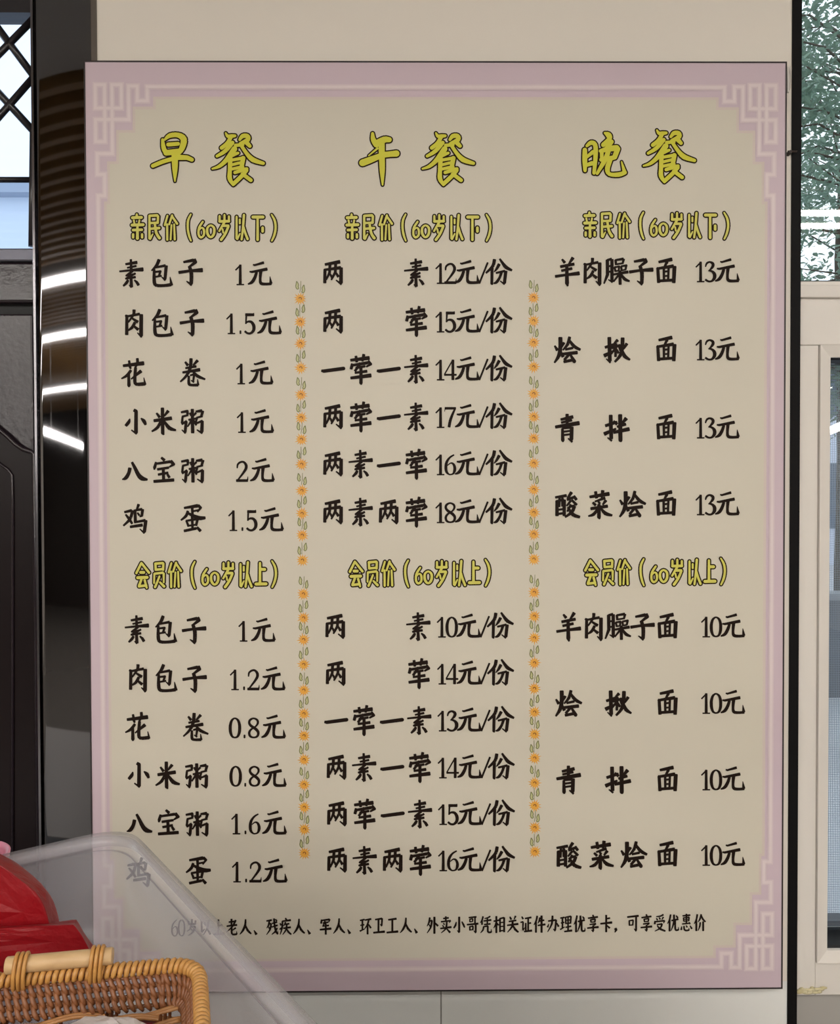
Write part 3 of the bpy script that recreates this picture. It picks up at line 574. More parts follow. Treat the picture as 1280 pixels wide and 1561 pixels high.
# the footnote, a single line
FG = {
'人': "~52,8,8 48,40,11 30,70,11 5,92,4; ~50,38,6 68,68,12 97,88,8",
'、': "12,70,5 30,92,14",
'，': "16,80,14 22,87,13 12,102,4",
'岁': "50,5,10 50,30,9; 22,14,8 24,32,8; 80,12,9 78,30,8; 24,33,8 80,30,9; ~45,36,9 35,58,8 12,72,4; 42,48,7 75,45,9; ~75,46,10 60,75,10 20,96,4; 42,58,6 55,68,9",
'以': "20,15,9 22,75,10; 22,76,10 45,60,5; 42,22,6 52,36,10; ~78,10,11 70,50,10 35,92,4; 66,60,7 92,88,11",
'上': "48,8,10 48,85,10; 50,42,8 78,38,10; 8,90,9 94,86,12",
'老': "25,22,8 68,18,9; 46,5,10 46,42,9; 8,45,8 90,38,10; ~80,12,10 55,45,9 8,78,4; ~48,55,9 48,85,10 60,92,10 88,90,10; 90,90,8 88,74,3; 80,55,9 50,70,5",
'残': "5,18,8 45,13,10; ~28,16,9 22,40,9 6,58,4; 22,36,6 42,33,9; ~42,34,9 34,65,9 5,95,4; 20,50,5 28,60,8; 50,32,7 90,24,9; 48,52,7 94,42,9; ~66,5,9 72,50,10 84,80,10 97,92,8; ~92,58,8 75,78,8 48,94,4; 97,92,6 97,76,3; 78,8,6 88,18,9",
'疾': "50,3,8 58,12,10; 25,20,8 92,14,11; ~26,20,9 22,60,9 6,95,4; 6,32,6 14,42,9; 4,66,8 20,54,5; ~50,26,8 44,38,7 34,46,4; 44,38,6 80,34,9; 34,60,8 92,54,10; ~60,38,9 56,66,9 28,95,4; ~60,62,6 74,80,10 97,94,8",
'军': "18,14,8 14,34,10; 18,18,8 82,12,10; 84,12,9 76,28,5; 30,32,7 70,28,8; ~46,22,8 36,40,8 26,50,4; 26,50,7 76,46,9; 5,70,9 95,64,12; 52,36,9 52,96,10",
'环': "5,20,8 40,15,9; 8,48,7 38,44,8; 24,18,9 24,74,9; 4,80,9 42,68,5; 46,18,8 94,12,10; ~76,16,9 64,45,9 40,68,4; 66,38,9 66,97,10; 74,42,6 92,62,10",
'卫': "20,16,8 74,10,10; 76,10,9 72,50,9; 72,52,8 60,42,4; 46,16,10 46,84,9; 5,90,9 95,84,12",
'工': "18,18,9 82,12,11; 50,16,10 50,84,10; 5,90,9 95,84,12",
'外': "~28,8,9 22,34,9 6,56,4; 26,28,7 46,24,9; ~46,25,9 36,62,9 6,95,4; 20,46,5 34,58,9; 66,5,11 66,97,11; 68,36,7 94,54,11",
'卖': "30,14,8 72,10,9; 50,3,9 50,28,9; 12,32,8 88,26,9; 88,26,9 78,38,4; 30,40,5 38,48,8; 22,52,5 32,60,8; 6,70,8 94,62,11; ~58,34,9 50,70,9 12,95,4; 58,72,7 84,92,11",
'小': "50,6,11 50,90,11; 50,94,8 34,82,4; ~26,34,5 20,52,10 6,68,8; ~72,32,6 84,48,10 94,64,8",
'哥': "20,10,8 80,6,9; 28,18,7 28,34,7; 28,19,6 52,17,7; 52,18,7 50,32,7; 28,34,6 50,32,6; 70,8,8 70,46,9; 5,50,8 95,44,11; 28,60,8 28,82,8; 28,61,6 54,58,8; 54,59,8 52,80,8; 28,80,6 52,78,6; 76,48,10 76,92,10; 76,96,8 60,84,4",
'凭': "~26,5,9 20,22,8 4,40,4; 18,24,9 18,50,9; ~84,4,8 64,12,8 40,16,5; 32,30,7 92,24,10; 62,14,8 62,48,8; 36,50,7 86,46,9; ~32,62,9 26,80,9 6,97,4; 32,62,7 66,58,9; ~66,60,9 66,88,10 78,94,10 94,92,9; 95,92,7 93,76,3",
'相': "5,32,8 48,26,9; 26,5,10 26,97,10; ~26,34,8 18,54,8 4,70,4; 30,42,6 44,54,9; 56,16,9 56,92,9; 56,17,8 88,12,9; 90,12,10 90,92,10; 58,40,6 88,37,7; 58,62,6 88,60,7; 58,86,7 88,84,8",
'关': "28,8,7 38,22,10; 74,4,10 62,22,5; 20,34,8 78,28,9; 6,56,8 94,48,11; ~50,32,10 44,64,10 8,95,4; ~52,56,7 70,78,12 96,94,9",
'证': "16,8,7 26,20,10; 6,40,7 26,36,8; 26,38,9 24,80,8; 24,84,8 40,70,4; 42,18,8 92,12,10; 68,16,9 68,84,9; 68,46,7 90,43,9; 48,44,8 48,84,9; 36,92,8 97,86,11",
'件': "~32,5,9 24,32,9 5,55,4; 22,36,10 22,97,10; ~54,14,8 48,32,8 38,46,4; 48,34,7 88,28,9; 38,58,8 97,52,11; 68,4,11 68,97,11",
'办': "14,34,8 76,28,10; 78,28,10 70,84,10; 70,90,8 54,78,4; ~48,5,10 42,50,10 8,95,4; 18,50,4 8,68,10; 84,46,6 97,64,11",
'理': "4,18,8 36,14,9; 8,46,7 34,42,8; 20,16,9 20,76,9; 3,82,8 38,68,5; 46,12,8 48,50,8; 46,13,7 88,8,9; 90,8,9 86,48,9; 48,30,6 86,28,7; 48,49,6 86,46,7; 66,10,8 66,90,9; 46,70,7 90,64,9; 36,94,8 97,88,11",
'优': "~30,5,9 22,32,9 4,55,4; 22,34,10 22,97,10; 38,38,8 92,30,10; ~58,6,10 56,50,10 34,95,4; ~68,36,9 68,82,10 76,92,10 94,90,9; 95,90,7 94,74,3; 76,10,6 88,22,10",
'享': "50,2,8 54,10,9; 12,20,8 90,13,10; 32,28,8 36,44,8; 32,29,7 70,25,8; 70,26,8 66,42,8; 36,43,6 66,41,7; 24,56,7 74,51,9; 74,52,8 54,64,6; 52,62,9 54,90,10; 54,96,8 38,86,4; 5,76,8 95,70,11",
'卡': "50,4,10 50,48,10; 52,24,8 80,20,9; 4,52,9 96,45,12; 50,52,10 50,98,10; 56,62,7 78,76,10",
'可': "5,16,9 95,9,11; 20,36,8 22,64,8; 20,37,7 52,33,8; 52,34,8 48,62,8; 22,62,6 50,60,7; 76,14,10 76,90,10; 76,95,8 60,82,4",
'受': "~80,4,9 56,12,8 22,15,5; 24,24,6 32,34,9; 46,20,6 54,30,9; 80,18,9 68,32,5; 12,40,8 10,56,10; 12,44,8 88,38,9; 90,38,9 82,52,4; 28,60,7 70,56,9; ~70,57,9 54,80,9 10,97,4; ~30,66,6 54,84,11 95,96,9",
'惠': "20,12,8 80,8,9; 50,2,9 50,54,8; 26,22,7 28,42,7; 26,23,6 72,20,8; 72,21,8 70,40,7; 28,32,5 70,31,6; 28,42,6 70,40,6; 16,58,7 80,53,8; 72,48,5 80,58,8; 12,72,5 8,90,10; ~30,70,8 34,90,9 52,95,9 72,92,8; 72,92,7 70,80,3; 48,66,5 56,76,9; 80,68,6 94,84,10",
'价': "~30,5,9 22,34,9 4,58,4; 22,36,10 22,97,10; ~62,5,9 52,30,9 36,48,4; ~62,10,7 76,32,10 97,46,7; ~54,50,8 50,72,8 36,96,4; 78,46,10 78,97,10",
}
foot = ' 岁以上老人、残疾人、军人、环卫工人、外卖小哥凭相关证件办理优享卡，可享受优惠价'
bm = bmesh.new()
for i, ch in enumerate(foot):
    if ch == ' ': continue
    px = 262+20.35*i; py = 1413.5-8.0*(px-262)/811; S = []
    for st in FG[ch].split(';'):
        st = st.strip(); pts = [tuple(float(q) for q in p.split(',')) for p in st.lstrip('~').split()]
        if st[0] == '~': pts = cat_rom(pts, 4)
        S.append([(px+1+x*.186, py+(y-50)*.27, w*.31) for x, y, w in pts])
    GP['foot'] = (S, (0, 0)); ink(bm, 'foot')
for k, x in (('6', 266.5), ('0', 277)): ink(bm, k, x, 1414, sx=.62, sy=.82)
for f in bm.faces:
    f.normal_update()
    if f.normal.y > 0: f.normal_flip()
bpart(obj('footnote_lettering', bm, M_ink, smooth=None))
# printed flower dividers
M_pet = mat('orange_petal_print', (226, 176, 62), .5, noise=.8, nscale=70, dark=(226, 150, 60))
M_heart = mat('brown_flower_heart', (128, 70, 22), .5)
M_leafl = mat('olive_leaf_line', (112, 116, 66), .5)
M_leaff = mat('pale_leaf_print', (188, 188, 138), .5)
def flower_strip(xa, xb, ys):
    bm = bmesh.new()
    def F(P, y, mi):
        f = bm.faces.new([bm.verts.new(on_y(a, b, 0)+Vector((0, y, 0))) for a, b in P]); f.material_index = mi; f.normal_update()
        if f.normal.y > 0: f.normal_flip()
    for i, cy in enumerate(ys):
        cx = xa+(xb-xa)*i/(len(ys)-1); s = 1 if i % 2 == 0 else -1
        for k in range(13):
            a = k*2*math.pi/13+i*.3; d = .26; R = 9.3+(k % 3)*.9
            F([(cx, cy), (cx+5.2*math.cos(a-d), cy+5.2*math.sin(a-d)), (cx+R*math.cos(a), cy+R*math.sin(a)), (cx+5.2*math.cos(a+d), cy+5.2*math.sin(a+d))], -.0008-k*3e-6, 0)
        for k in range(7):
            a = math.pi+k*.55; b = a+.6
            F([(cx+2.6*math.cos(a), cy+2.6*math.sin(a)), (cx+2.6*math.cos(b), cy+2.6*math.sin(b)), (cx+1.4*math.cos(b), cy+1.4*math.sin(b)), (cx+1.4*math.cos(a), cy+1.4*math.sin(a))], -.0011-k*3e-6, 1)
        for lx, ly, fl in ((-4.5*s, -20, 1), (4.8*s, -14.5, -1)):
            out = [(-1.0, -6.6), (.9, -4.2), (2.2, -1), (1.4, 1.6), (2.4, 4.4), (.6, 5.8), (-1.4, 4.4), (-2.4, 1), (-1.6, -3)]
            O = [(cx+lx+x*fl*s, cy+ly+y) for x, y in out]; n = len(O)
            F(O, -.0006, 3)
            for k in range(n):
                p, q = O[k], O[(k+1) % n]; L = math.hypot(q[0]-p[0], q[1]-p[1]); nx, ny = -(q[1]-p[1])/L*.6, (q[0]-p[0])/L*.6
                F([(p[0]+nx, p[1]+ny), (q[0]+nx, q[1]+ny), (q[0]-nx, q[1]-ny), (p[0]-nx, p[1]-ny)], -.0009-k*3e-6, 2)
        F([(cx+.6*s, cy-27), (cx+1.4*s, cy-27), (cx+1.2*s, cy-17), (cx-.4, cy-9), (cx-1.2, cy-9), (cx+.2*s, cy-17)], -.0007, 2)
    bpart(obj('flower_divider', bm, [M_pet, M_heart, M_leafl, M_leaff], smooth=None))
up_ = (455.5, 491, 524, 561, 602, 637, 670, 708, 748, 783, 816, 854)
lo_ = (905.5, 942, 975, 1013, 1052, 1088, 1121.5, 1158, 1196, 1230.5, 1264, 1300.5)
flower_strip(457.5, 461, up_); flower_strip(462.5, 464, lo_)
flower_strip(813, 813.5, [y-1.5 for y in up_]); flower_strip(814, 815, [y-2.5 for y in lo_])

# ------------------------------------------------------------------ counter, tub, red cloth, tray (lower left)
ZR = 1.18                                     # height of the tub rim
ZC = .86                                      # counter top
CT = empty('counter', (-.45, -.62, 0)); tag(CT, 'white serving counter below the frame under the translucent tub', 'counter')
def ctb(n, a, b, M, bev=0):
    o = box(n, a, b, M, None, bev); o.parent = CT; o.matrix_parent_inverse = Matrix.Translation(-CT.location)
ctb('worktop', (-1.45, -1.2, ZC-.04), (.42, -.325, ZC), mat('grey_counter_top', (150, 147, 142), .4), .004)
ctb('cabinet', (-1.42, -1.16, .1), (.39, -.36, ZC-.0405), mat('grey_counter_front', (150, 146, 142), .5), .003)
ctb('plinth', (-1.38, -1.1, 0), (.35, -.42, .0995), M_gasket)

Mt = bpy.data.materials.new('translucent_polypropylene'); Mt.use_nodes = True; nt = Mt.node_tree
for n_ in list(nt.nodes): nt.nodes.remove(n_)
def nn(t): return nt.nodes.new(t)
out = nn('ShaderNodeOutputMaterial'); tr = nn('ShaderNodeBsdfTransparent'); rf = nn('ShaderNodeBsdfRefraction'); df = nn('ShaderNodeBsdfDiffuse'); tl = nn('ShaderNodeBsdfTranslucent'); gl = nn('ShaderNodeBsdfGlossy')
rf.inputs['IOR'].default_value = 1.02; rf.inputs['Roughness'].default_value = .55; rf.inputs['Color'].default_value = (.95, .95, .96, 1)
df.inputs['Color'].default_value = (.86, .84, .90, 1); tl.inputs['Color'].default_value = (.86, .84, .90, 1); gl.inputs['Roughness'].default_value = .22
a1 = nn('ShaderNodeMixShader'); a1.inputs[0].default_value = .5; nt.links.new(df.outputs[0], a1.inputs[1]); nt.links.new(tl.outputs[0], a1.inputs[2])
a2 = nn('ShaderNodeMixShader'); a2.inputs[0].default_value = .27; nt.links.new(tr.outputs[0], a2.inputs[1]); nt.links.new(a1.outputs[0], a2.inputs[2])
fr = facing(nt, .03, .35, 4)
a3 = nn('ShaderNodeMixShader'); nt.links.new(fr.outputs[0], a3.inputs[0]); nt.links.new(a2.outputs[0], a3.inputs[1]); nt.links.new(gl.outputs[0], a3.inputs[2])
nt.links.new(a3.outputs[0], out.inputs[0]); HAZE = a2

def V2(p): return Vector((p.x, p.y))
p1, p2 = V2(on_z(30, 1296, ZR)), V2(on_z(140, 1271, ZR)); q1, q2 = V2(on_z(320, 1390, ZR)), V2(on_z(484, 1561, ZR))
d1 = (p2-p1); d2 = (q2-q1)
t_ = ((q1.x-p1.x)*d2.y-(q1.y-p1.y)*d2.x)/(d1.x*d2.y-d1.y*d2.x)
Cc = p1+d1*t_; e1 = -d1.normalized(); e2 = d2.normalized()       # corner, back edge (to the left), right edge (to the viewer)
W1, W2 = .50, .60
Bc, Dc = Cc+e2*W2, Cc+e1*W1; Ac = Bc+e1*W1
def rounded(L, r, n=8):
    out = []
    for i, p in enumerate(L):
        a, c = L[i-1], L[(i+1) % len(L)]; u, v = (a-p).normalized(), (c-p).normalized()
        for k in range(n+1):
            t = k/n; s0, s1 = p+u*r, p+v*r
            out.append(s0*(1-t)**2+p*2*t*(1-t)+s1*t*t)
    return out
quad = [Cc, Bc, Ac, Dc]; cen = (Cc+Bc+Ac+Dc)/4
def shrink(L, d):                                # move every edge inward by d
    n = len(L); out = []
    for i in range(n):
        a, p, c = L[i-1], L[i], L[(i+1) % n]
        u, v = (a-p).normalized(), (c-p).normalized(); s = abs(u.x*v.y-u.y*v.x)
        out.append(p+(u+v)*(d/s))
    return out
def loop_at(d, r): return rounded(shrink(quad, d), r)
def loft(bm, loops, close_last=False):
    R = [[bm.verts.new((p.x, p.y, z)) for p in L] for L, z in loops]
    for A, Bq in zip(R, R[1:]):
        n = len(A)
        for k in range(n): bm.faces.new((A[k], A[(k+1) % n], Bq[(k+1) % n], Bq[k])).smooth = True
    return R
TB = empty('storage_tub', (cen.x, cen.y, ZC)); tag(TB, 'big frosted translucent plastic tub holding the basket and red cloth', 'tub')
def tpart(o): o.parent = TB; o.matrix_parent_inverse = Matrix.Translation(-TB.location); return o
T_ = .0022; lip = .013
bm = bmesh.new()
o_in = lip+.0
prof = [(lip, ZR-.016, .05), (lip+.012, ZR-.12, .05), (lip+.016, ZR-.122, .05), (lip+.03, ZC+.012, .045), (lip+.042, ZC+.0005, .04)]
outer = [(loop_at(d, r), z) for d, z, r in prof]; inner = [(loop_at(d+T_, r), z+(T_ if i == 4 else 0)) for i, (d, z, r) in enumerate(prof)]
R = loft(bm, outer); R2 = loft(bm, inner); n = len(R[0])
for k in range(n): bm.faces.new((R[0][k], R[0][(k+1) % n], R2[0][(k+1) % n], R2[0][k]))
bm.faces.new(R[-1]); bm.faces.new(R2[-1])
tpart(obj('tub_body', bm, Mt))
bm = bmesh.new()
rp = [(lip+T_, ZR-.0155), (lip+T_, ZR), (0, ZR), (-.001, ZR-.017), (.0022, ZR-.017), (.0032, ZR-.0026), (lip, ZR-.0026), (lip, ZR-.0155)]
R = loft(bm, [(loop_at(d, .056), z) for d, z in rp]+[(loop_at(rp[0][0], .056), rp[0][1])])
bmesh.ops.remove_doubles(bm, verts=bm.verts, dist=1e-6)
tpart(obj('rim', bm, Mt))

# red cloth: folded heap that fills the tub
M_red = mat('red_satin_cloth', (150, 3, 18), .5, noise=.25, nscale=5, spec=.4, bump=.3, bscale=160)
def hull(bm, pts):
    vs = [bm.verts.new(p) for p in pts]; r = bmesh.ops.convex_hull(bm, input=vs)
    bmesh.ops.delete(bm, geom=[g for g in set(r['geom_interior'])|set(r['geom_unused']) if isinstance(g, bmesh.types.BMVert)], context='VERTS')
bm = bmesh.new()
def at_y(px, py, y): return on_y(px, py, y)
yb, yf = -.532, -.575
up1 = [(-190, 1262), (-60, 1268), (8, 1302), (40, 1327), (71, 1350), (84, 1384), (92, 1412), (60, 1470), (-190, 1470)]
hull(bm, [at_y(px, py, yb) for px, py in up1] + [at_y(px-10, py+12, yf) for px, py in up1])
lo1 = [(-190, 1420), (-20, 1418), (60, 1406), (118, 1401), (128, 1414), (150, 1450), (160, 1492), (-190, 1492)]
hull(bm, [at_y(px, py, -.555) for px, py in lo1] + [at_y(px-4, py+6, -.60) for px, py in lo1])
o = obj('red_cloth', bm, M_red)
tag(o, 'folded red cloth standing in the tub behind the wicker basket', 'cloth')
for md in (('BEVEL', dict(width=.008, segments=3)), ('SUBSURF', dict(levels=2, render_levels=2))):
    x = o.modifiers.new(md[0].lower(), md[0])
    for k_, v_ in md[1].items(): setattr(x, k_, v_)
tx = bpy.data.textures.new('cloth_folds', 'CLOUDS'); tx.noise_scale = .07
x = o.modifiers.new('folds', 'DISPLACE'); x.texture = tx; x.strength = .012; x.texture_coords = 'GLOBAL'

# wicker tray
ZB = 1.172
b0, b1 = V2(on_z(-20, 1496, ZB)), V2(on_z(262, 1472, ZB)); f0 = V2(on_z(308, 1561, ZB))
k1 = (b1-b0).normalized(); k2 = Vector((k1.y, -k1.x))
k2 = (k2*.97+k1*.12).normalized()
corner = b1 + k1*(((f0-b1).dot(Vector((k2.y, -k2.x))))/(k1.dot(Vector((k2.y, -k2.x)))))
WX, WY = .36, .235
def tray_loop(d, r, z, n=8):
    L = shrink([corner, corner+k2*WY, corner+k2*WY-k1*WX, corner-k1*WX], d)
    return [Vector((p.x, p.y, z)) for p in rounded(L, r, n)]
def resample(P, step):
    out = []; acc = 0; n = len(P)
    for i in range(n):
        a, b = P[i], P[(i+1) % n]; L = (b-a).length
        while acc <= L: out.append(a.lerp(b, acc/L if L else 0)); acc += step
        acc -= L
    return out
c0 = corner-k1*WX/2+k2*WY/2
TR = empty('wicker_basket', (c0.x, c0.y, ZB-.05)); tag(TR, 'shallow honey brown wicker basket with a pale wooden dowel handle', 'basket')
def trp(o, par=None):
    o.parent = par or TR; o.matrix_parent_inverse = Matrix.Translation(-TR.location); return o
M_rat = mat('honey_rattan', (206, 160, 92), .4, noise=.8, nscale=120, dark=(168, 112, 52))
M_ratd = mat('brown_rattan', (150, 98, 60), .45, noise=.9, nscale=90, dark=(104, 60, 34))
M_ratl = mat('tan_rattan', (188, 138, 84), .42, noise=.8, nscale=70, dark=(146, 96, 54))
M_dow = mat('pale_wood_dowel', (212, 182, 138), .5, noise=.3, nscale=40, dark=(180, 144, 98))
rimP = resample(tray_loop(0, .03, ZB), .001)
bm = bmesh.new(); add_tube(bm, resample(tray_loop(0, .03, ZB), .006), .0036, 8, closed=True)
trp(obj('rim_core', bm, M_ratd))
bm = bmesh.new(); pts = []; N = len(rimP); turns = int(N*.001/.0056)
for i in range(0, N):
    for h in (0, .5):
        t = (i+h)/N; a = 2*math.pi*turns*t; p = rimP[i].lerp(rimP[(i+1) % N], h); tn = (rimP[(i+1) % N]-rimP[i-1]).normalized(); nr = Vector((tn.y, -tn.x, 0))
        pts.append(p+nr*(.0048*math.cos(a))+Vector((0, 0, .0048*math.sin(a))))
add_tube(bm, pts, .0024, 6, closed=True)
trp(obj('rim', bm, M_rat))
# woven wall: slanting stitches over level rods
HW = .027
top = resample(tray_loop(.001, .03, 0), .0068); n = len(top)
def wall_pt(s, v, out=0):
    i = int(s) % n; f = s-int(s); P = top[i].lerp(top[(i+1) % n], f); tn = (top[(i+1) % n]-top[i-1]).normalized(); nr = Vector((-tn.y, tn.x, 0))
    if nr.dot(Vector((c0.x, c0.y, 0))-P) < 0: nr = -nr
    q = P+nr*(.013*v-out); q.z = ZB-.004-HW*v; return q
bm = bmesh.new()
for i in range(n):
    for r_, (v0, v1) in enumerate(((-.02, .40), (.22, .72), (.55, 1.0))):
        s0 = i+.33*r_; ph = (i+r_) % 2
        add_tube(bm, [wall_pt(s0+1.0*t, v0+(v1-v0)*t, -.0032*math.sin(math.pi*t)) for t in (0, .25, .5, .75, 1)], [.0016, .0022, .0023, .0022, .0015], 6)
trp(obj('woven_wall', bm, M_ratd))
bm = bmesh.new()
for v in (.12, .34, .38, .62, .67, .9):
    add_tube(bm, [wall_pt(i, v, .0012) for i in range(n)], .0019, 6, closed=True)
trp(obj('wall_rods', bm, M_ratd))
# woven floor
ZF = ZB-.004-HW
bm = bmesh.new(); row = 0; dy = .017
Lx = WX-.034
while dy < WY-.016:
    P = []
    for k in range(0, 73):
        u = k/72; x = .017+Lx*u; ph = math.pi*(row % 2)
        q = corner-k1*x+k2*(dy+.0022*math.sin(u*Lx/.046*math.pi+ph)); P.append((q.x, q.y, ZF+.0034*math.cos(u*Lx/.046*math.pi+ph)))
    for k in (0, 1): add_tube(bm, [(a+k2.x*.0036*k, b+k2.y*.0036*k, c) for a, b, c in P], .0019, 6)
    dy += .0096; row += 1
trp(obj('woven_floor', bm, M_ratl))
bm = bmesh.new(); x = .03
while x < WX-.02:
    for d in (-.004, 0, .004):
        a = corner-k1*(x+d)+k2*.012; b = corner-k1*(x+d)+k2*(WY-.012); add_tube(bm, [(a.x, a.y, ZF), (b.x, b.y, ZF)], .0016, 6)
    x += .046
trp(obj('floor_stakes', bm, M_ratd))
# dowel handle lying against the back rim, bound with cane
zh = ZB+.0128
h0, h1 = on_z(9, 1472, zh), on_z(172, 1457, zh)
HD = empty('handle'); trp(HD)
bm = bmesh.new(); dv = (h1-h0).normalized()
add_tube(bm, [h0, h0+dv*.001, h1-dv*.001, h1], [.0066, .0074, .0074, .0066], 20)
o = obj('dowel', bm, M_dow); o.parent = HD
def cane(px):
    bm = bmesh.new(); cpt = h0+dv*((on_z(px, 1465, zh)-h0).dot(dv)); nr = Vector((dv.y, -dv.x, 0))
    for k in (-1, 0, 1):
        P = []
        for a in range(25):
            an = 2*math.pi*a/24; P.append(cpt+dv*(k*.0041+.0012*math.sin(an))+nr*(.0096*math.cos(an)+.001)+Vector((0, 0, -.006+.0155*math.sin(an))))
        add_tube(bm, P[:-1], .0019, 6, closed=True)
    o = obj('cane_binding', bm, M_rat); o.parent = HD
cane(35); cane(146)
# crumpled bag in the tray
bm = bmesh.new(); c_ = on_z(150, 1606, ZF+.012); rnd = random.Random(3)
bmesh.ops.create_icosphere(bm, subdivisions=4, radius=1)
for v in bm.verts:
    d = v.co.normalized(); k = 1+.10*abs(math.sin(5*d.x+3*d.z+1))+.08*abs(math.sin(6*d.y-4*d.x))-.06*abs(math.sin(8*d.x+5*d.y))
    v.co = Vector((d.x*.044*k, d.y*.03*k, max(d.z*.018*k, -.0085)))+Vector((c_.x, c_.y, ZF+.0145))
Mb = mat('white_thin_plastic', (226, 216, 214), .35); Mb.node_tree.nodes['Principled BSDF'].inputs['Transmission Weight'].default_value = .25
o = obj('plastic_bag', bm, Mb); tag(o, 'crumpled white plastic bag on the woven floor of the basket', 'bag')
# second heap of the cloth carries the tray
bm = bmesh.new(); Lc = [corner+k2*WY*1.02-k1*(WX*1.02), corner+k2*WY*1.02+k1*-.02, corner-k1*.02, corner-k1*WX*1.02]
R = loft(bm, [(rounded(L_, .02), z) for L_, z in ((shrink(Lc[::-1], .03), ZC+.004), (shrink(Lc[::-1], .0), ZC+.03), (shrink(Lc[::-1], .0), ZF-.03), (shrink(Lc[::-1], .012), ZF-.007))])
bm.faces.new(R[0]); bm.faces.new(R[-1])
o = obj('red_cushion', bm, M_red); tag(o, 'red cloth bundle under the wicker basket, glimpsed through its weave', 'cloth')
# pink cup at the picture's left edge
pz = on_z(10, 1303, ZR-.004); 
bm = bmesh.new(); pr = [(.030, ZC+.004), (.033, ZC+.006), (.043, ZR-.012), (.0465, ZR-.012), (.0475, ZR-.005), (.0455, ZR-.004), (.041, ZR-.009), (.031, ZC+.01)]
cxp, cyp = pz.x-.0475, pz.y
rg = [[bm.verts.new((cxp+r*math.cos(a*math.pi/20), cyp+r*math.sin(a*math.pi/20), z)) for a in range(40)] for r, z in pr]
for A, Bq in zip(rg, rg[1:]):
    for k in range(40): bm.faces.new((A[k], A[(k+1) % 40], Bq[(k+1) % 40], Bq[k])).smooth = True
bm.faces.new(rg[0]); bm.faces.new(rg[-1])
o = obj('pink_cup', bm, mat('pink_plastic', (232, 150, 176), .35)); tag(o, 'pink plastic cup whose lip peeks over the red cloth', 'cup')

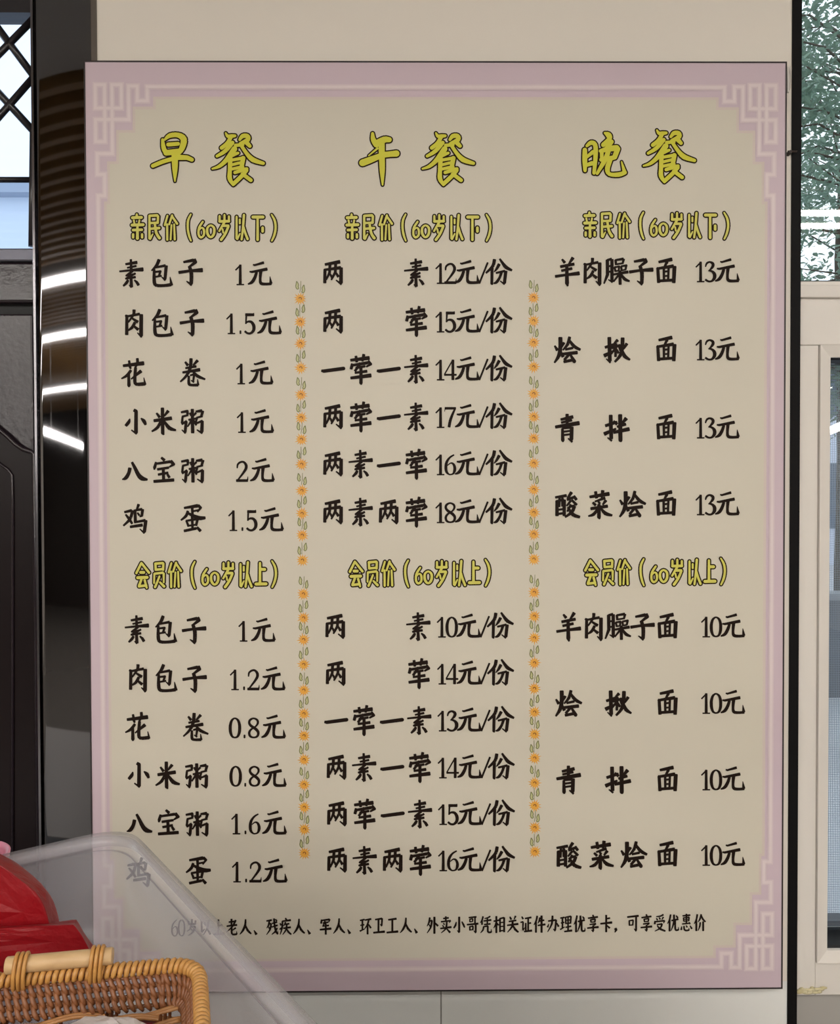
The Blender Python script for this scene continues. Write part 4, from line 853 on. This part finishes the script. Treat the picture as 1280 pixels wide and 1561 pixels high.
# ------------------------------------------------------------------ outdoors
struct(box('ground', (-30, .25, -.5), (40, 60, -.3), mat('pale_paving', (206, 208, 216), .8, noise=.2, nscale=1)))
M_leaf = mat('leaf_green', (150, 172, 150), .5, noise=1, nscale=7, dark=(78, 112, 98))
lb = M_leaf.node_tree.nodes['Principled BSDF']; lb.inputs['Transmission Weight'].default_value = 0
M_bark = mat('grey_brown_bark', (84, 76, 66), .8, noise=.4, nscale=14)
def tree(loc, h, crown, nl, label, seed, ls=.075):
    rnd = random.Random(seed); T = empty('street_tree', loc); tag(T, label, 'tree', 'trees outside the window')
    bm = bmesh.new(); add_tube(bm, [(0, 0, 0), (.04, .02, h*.3), (-.03, .05, h*.62), (.02, 0, h*.95)], [.11, .09, .06, .015], 9)
    o = obj('trunk', bm, M_bark); o.parent = T
    bm = bmesh.new(); tips = []
    for k in range(60):
        a = rnd.uniform(0, 6.283); z = h*rnd.uniform(.44, .95); R_ = crown*rnd.uniform(.5, 1.0)*(1-.25*abs(z/h-.5))
        p0 = Vector((0, 0, z)); p2 = Vector((R_*math.cos(a), R_*math.sin(a), z+rnd.uniform(-.1, .7))); p1 = (p0+p2)/2+Vector((0, 0, rnd.uniform(.0, .3)))
        add_tube(bm, [p0, p1, p2], [.014, .008, .003], 6); tips += [(p1, p2)]
    o = obj('branches', bm, M_bark); o.parent = T
    bm = bmesh.new()
    for k in range(nl):
        p1, p2 = rnd.choice(tips); t = rnd.uniform(.0, 1.15); c = p1.lerp(p2, t)+Vector((rnd.gauss(0, .16), rnd.gauss(0, .16), rnd.gauss(-.05, .16)))
        s = ls*rnd.uniform(.6, 1.25); M = Matrix.Translation(c) @ Matrix.Rotation(rnd.uniform(0, 6.28), 4, 'Z') @ Matrix.Rotation(rnd.uniform(-.9, .5), 4, 'X') @ Matrix.Rotation(rnd.uniform(-.6, .6), 4, 'Y')
        P = [(0, -.5, 0), (.26, -.12, .05), (.22, .2, .04), (0, .55, -.08), (-.22, .2, .04), (-.26, -.12, .05)]
        vs = [bm.verts.new(M @ Vector((x*s, y*s, z*s))) for x, y, z in P]
        bm.faces.new((vs[0], vs[1], vs[2], vs[3])); bm.faces.new((vs[0], vs[3], vs[4], vs[5]))
    o = obj('foliage', bm, M_leaf, smooth=None); o.parent = T; o['kind'] = 'stuff'
tree((3.4, 4.4, -.3), 5.4, 1.7, 15000, 'leafy green tree seen through the upper window pane, nearest to the glass', 11, .06)
tree((10.6, 7.6, -.3), 7.6, 2.2, 9000, 'leafy tree farther back outside the window, right of the nearest tree', 12, .09)
tree((5.7, 9.9, -.3), 8.2, 2.4, 13000, 'leafy tree farther back outside the window, behind the nearest tree', 13, .09)
# pale building across the yard
BD = empty('pale_building', (8, 22, -.3)); tag(BD, 'pale blue grey building across the yard behind the window screen', 'building')
o = box('facade', (-7, 0, 0), (9, 6, 7), mat('pale_blue_render', (218, 224, 242), .8), BD)
Mw = mat('building_glass', (90, 104, 124), .15)
for i in range(6):
    for j in range(2):
        o = box('window', (-4.8+2.5*i, -.03, 1.0+3.1*j), (-3.6+2.5*i, .0, 2.8+3.1*j), Mw, BD)
GW = empty('garden_wall', (5.2, 6.6, -.3)); tag(GW, 'low dark grey garden wall in the yard below the trees', 'garden wall')
box('masonry', (-3.6, -.1, 0), (4.2, .1, .92), mat('dark_grey_masonry', (104, 108, 118), .8, noise=.3, nscale=9), GW)
box('coping', (-3.64, -.14, .9205), (4.24, .14, .98), mat('grey_coping', (150, 153, 160), .7), GW)
BE = empty('white_outbuilding', (-9, 16, -.3)); tag(BE, 'white two storey outbuilding seen through the door lattice', 'building')
box('facade', (-8, 0, 0), (6, 4, 8.0), mat('white_render', (226, 234, 244), .8), BE)
box('roof', (-8.3, -.3, 8.0), (6.3, 4.3, 8.2), mat('grey_roof', (170, 180, 196), .7), BE)
for i in range(6):
    for j in range(2): box('window', (-7+2.2*i, -.03, 1.2+3.3*j), (-5.6+2.2*i, 0, 2.9+3.3*j), Mw, BE)
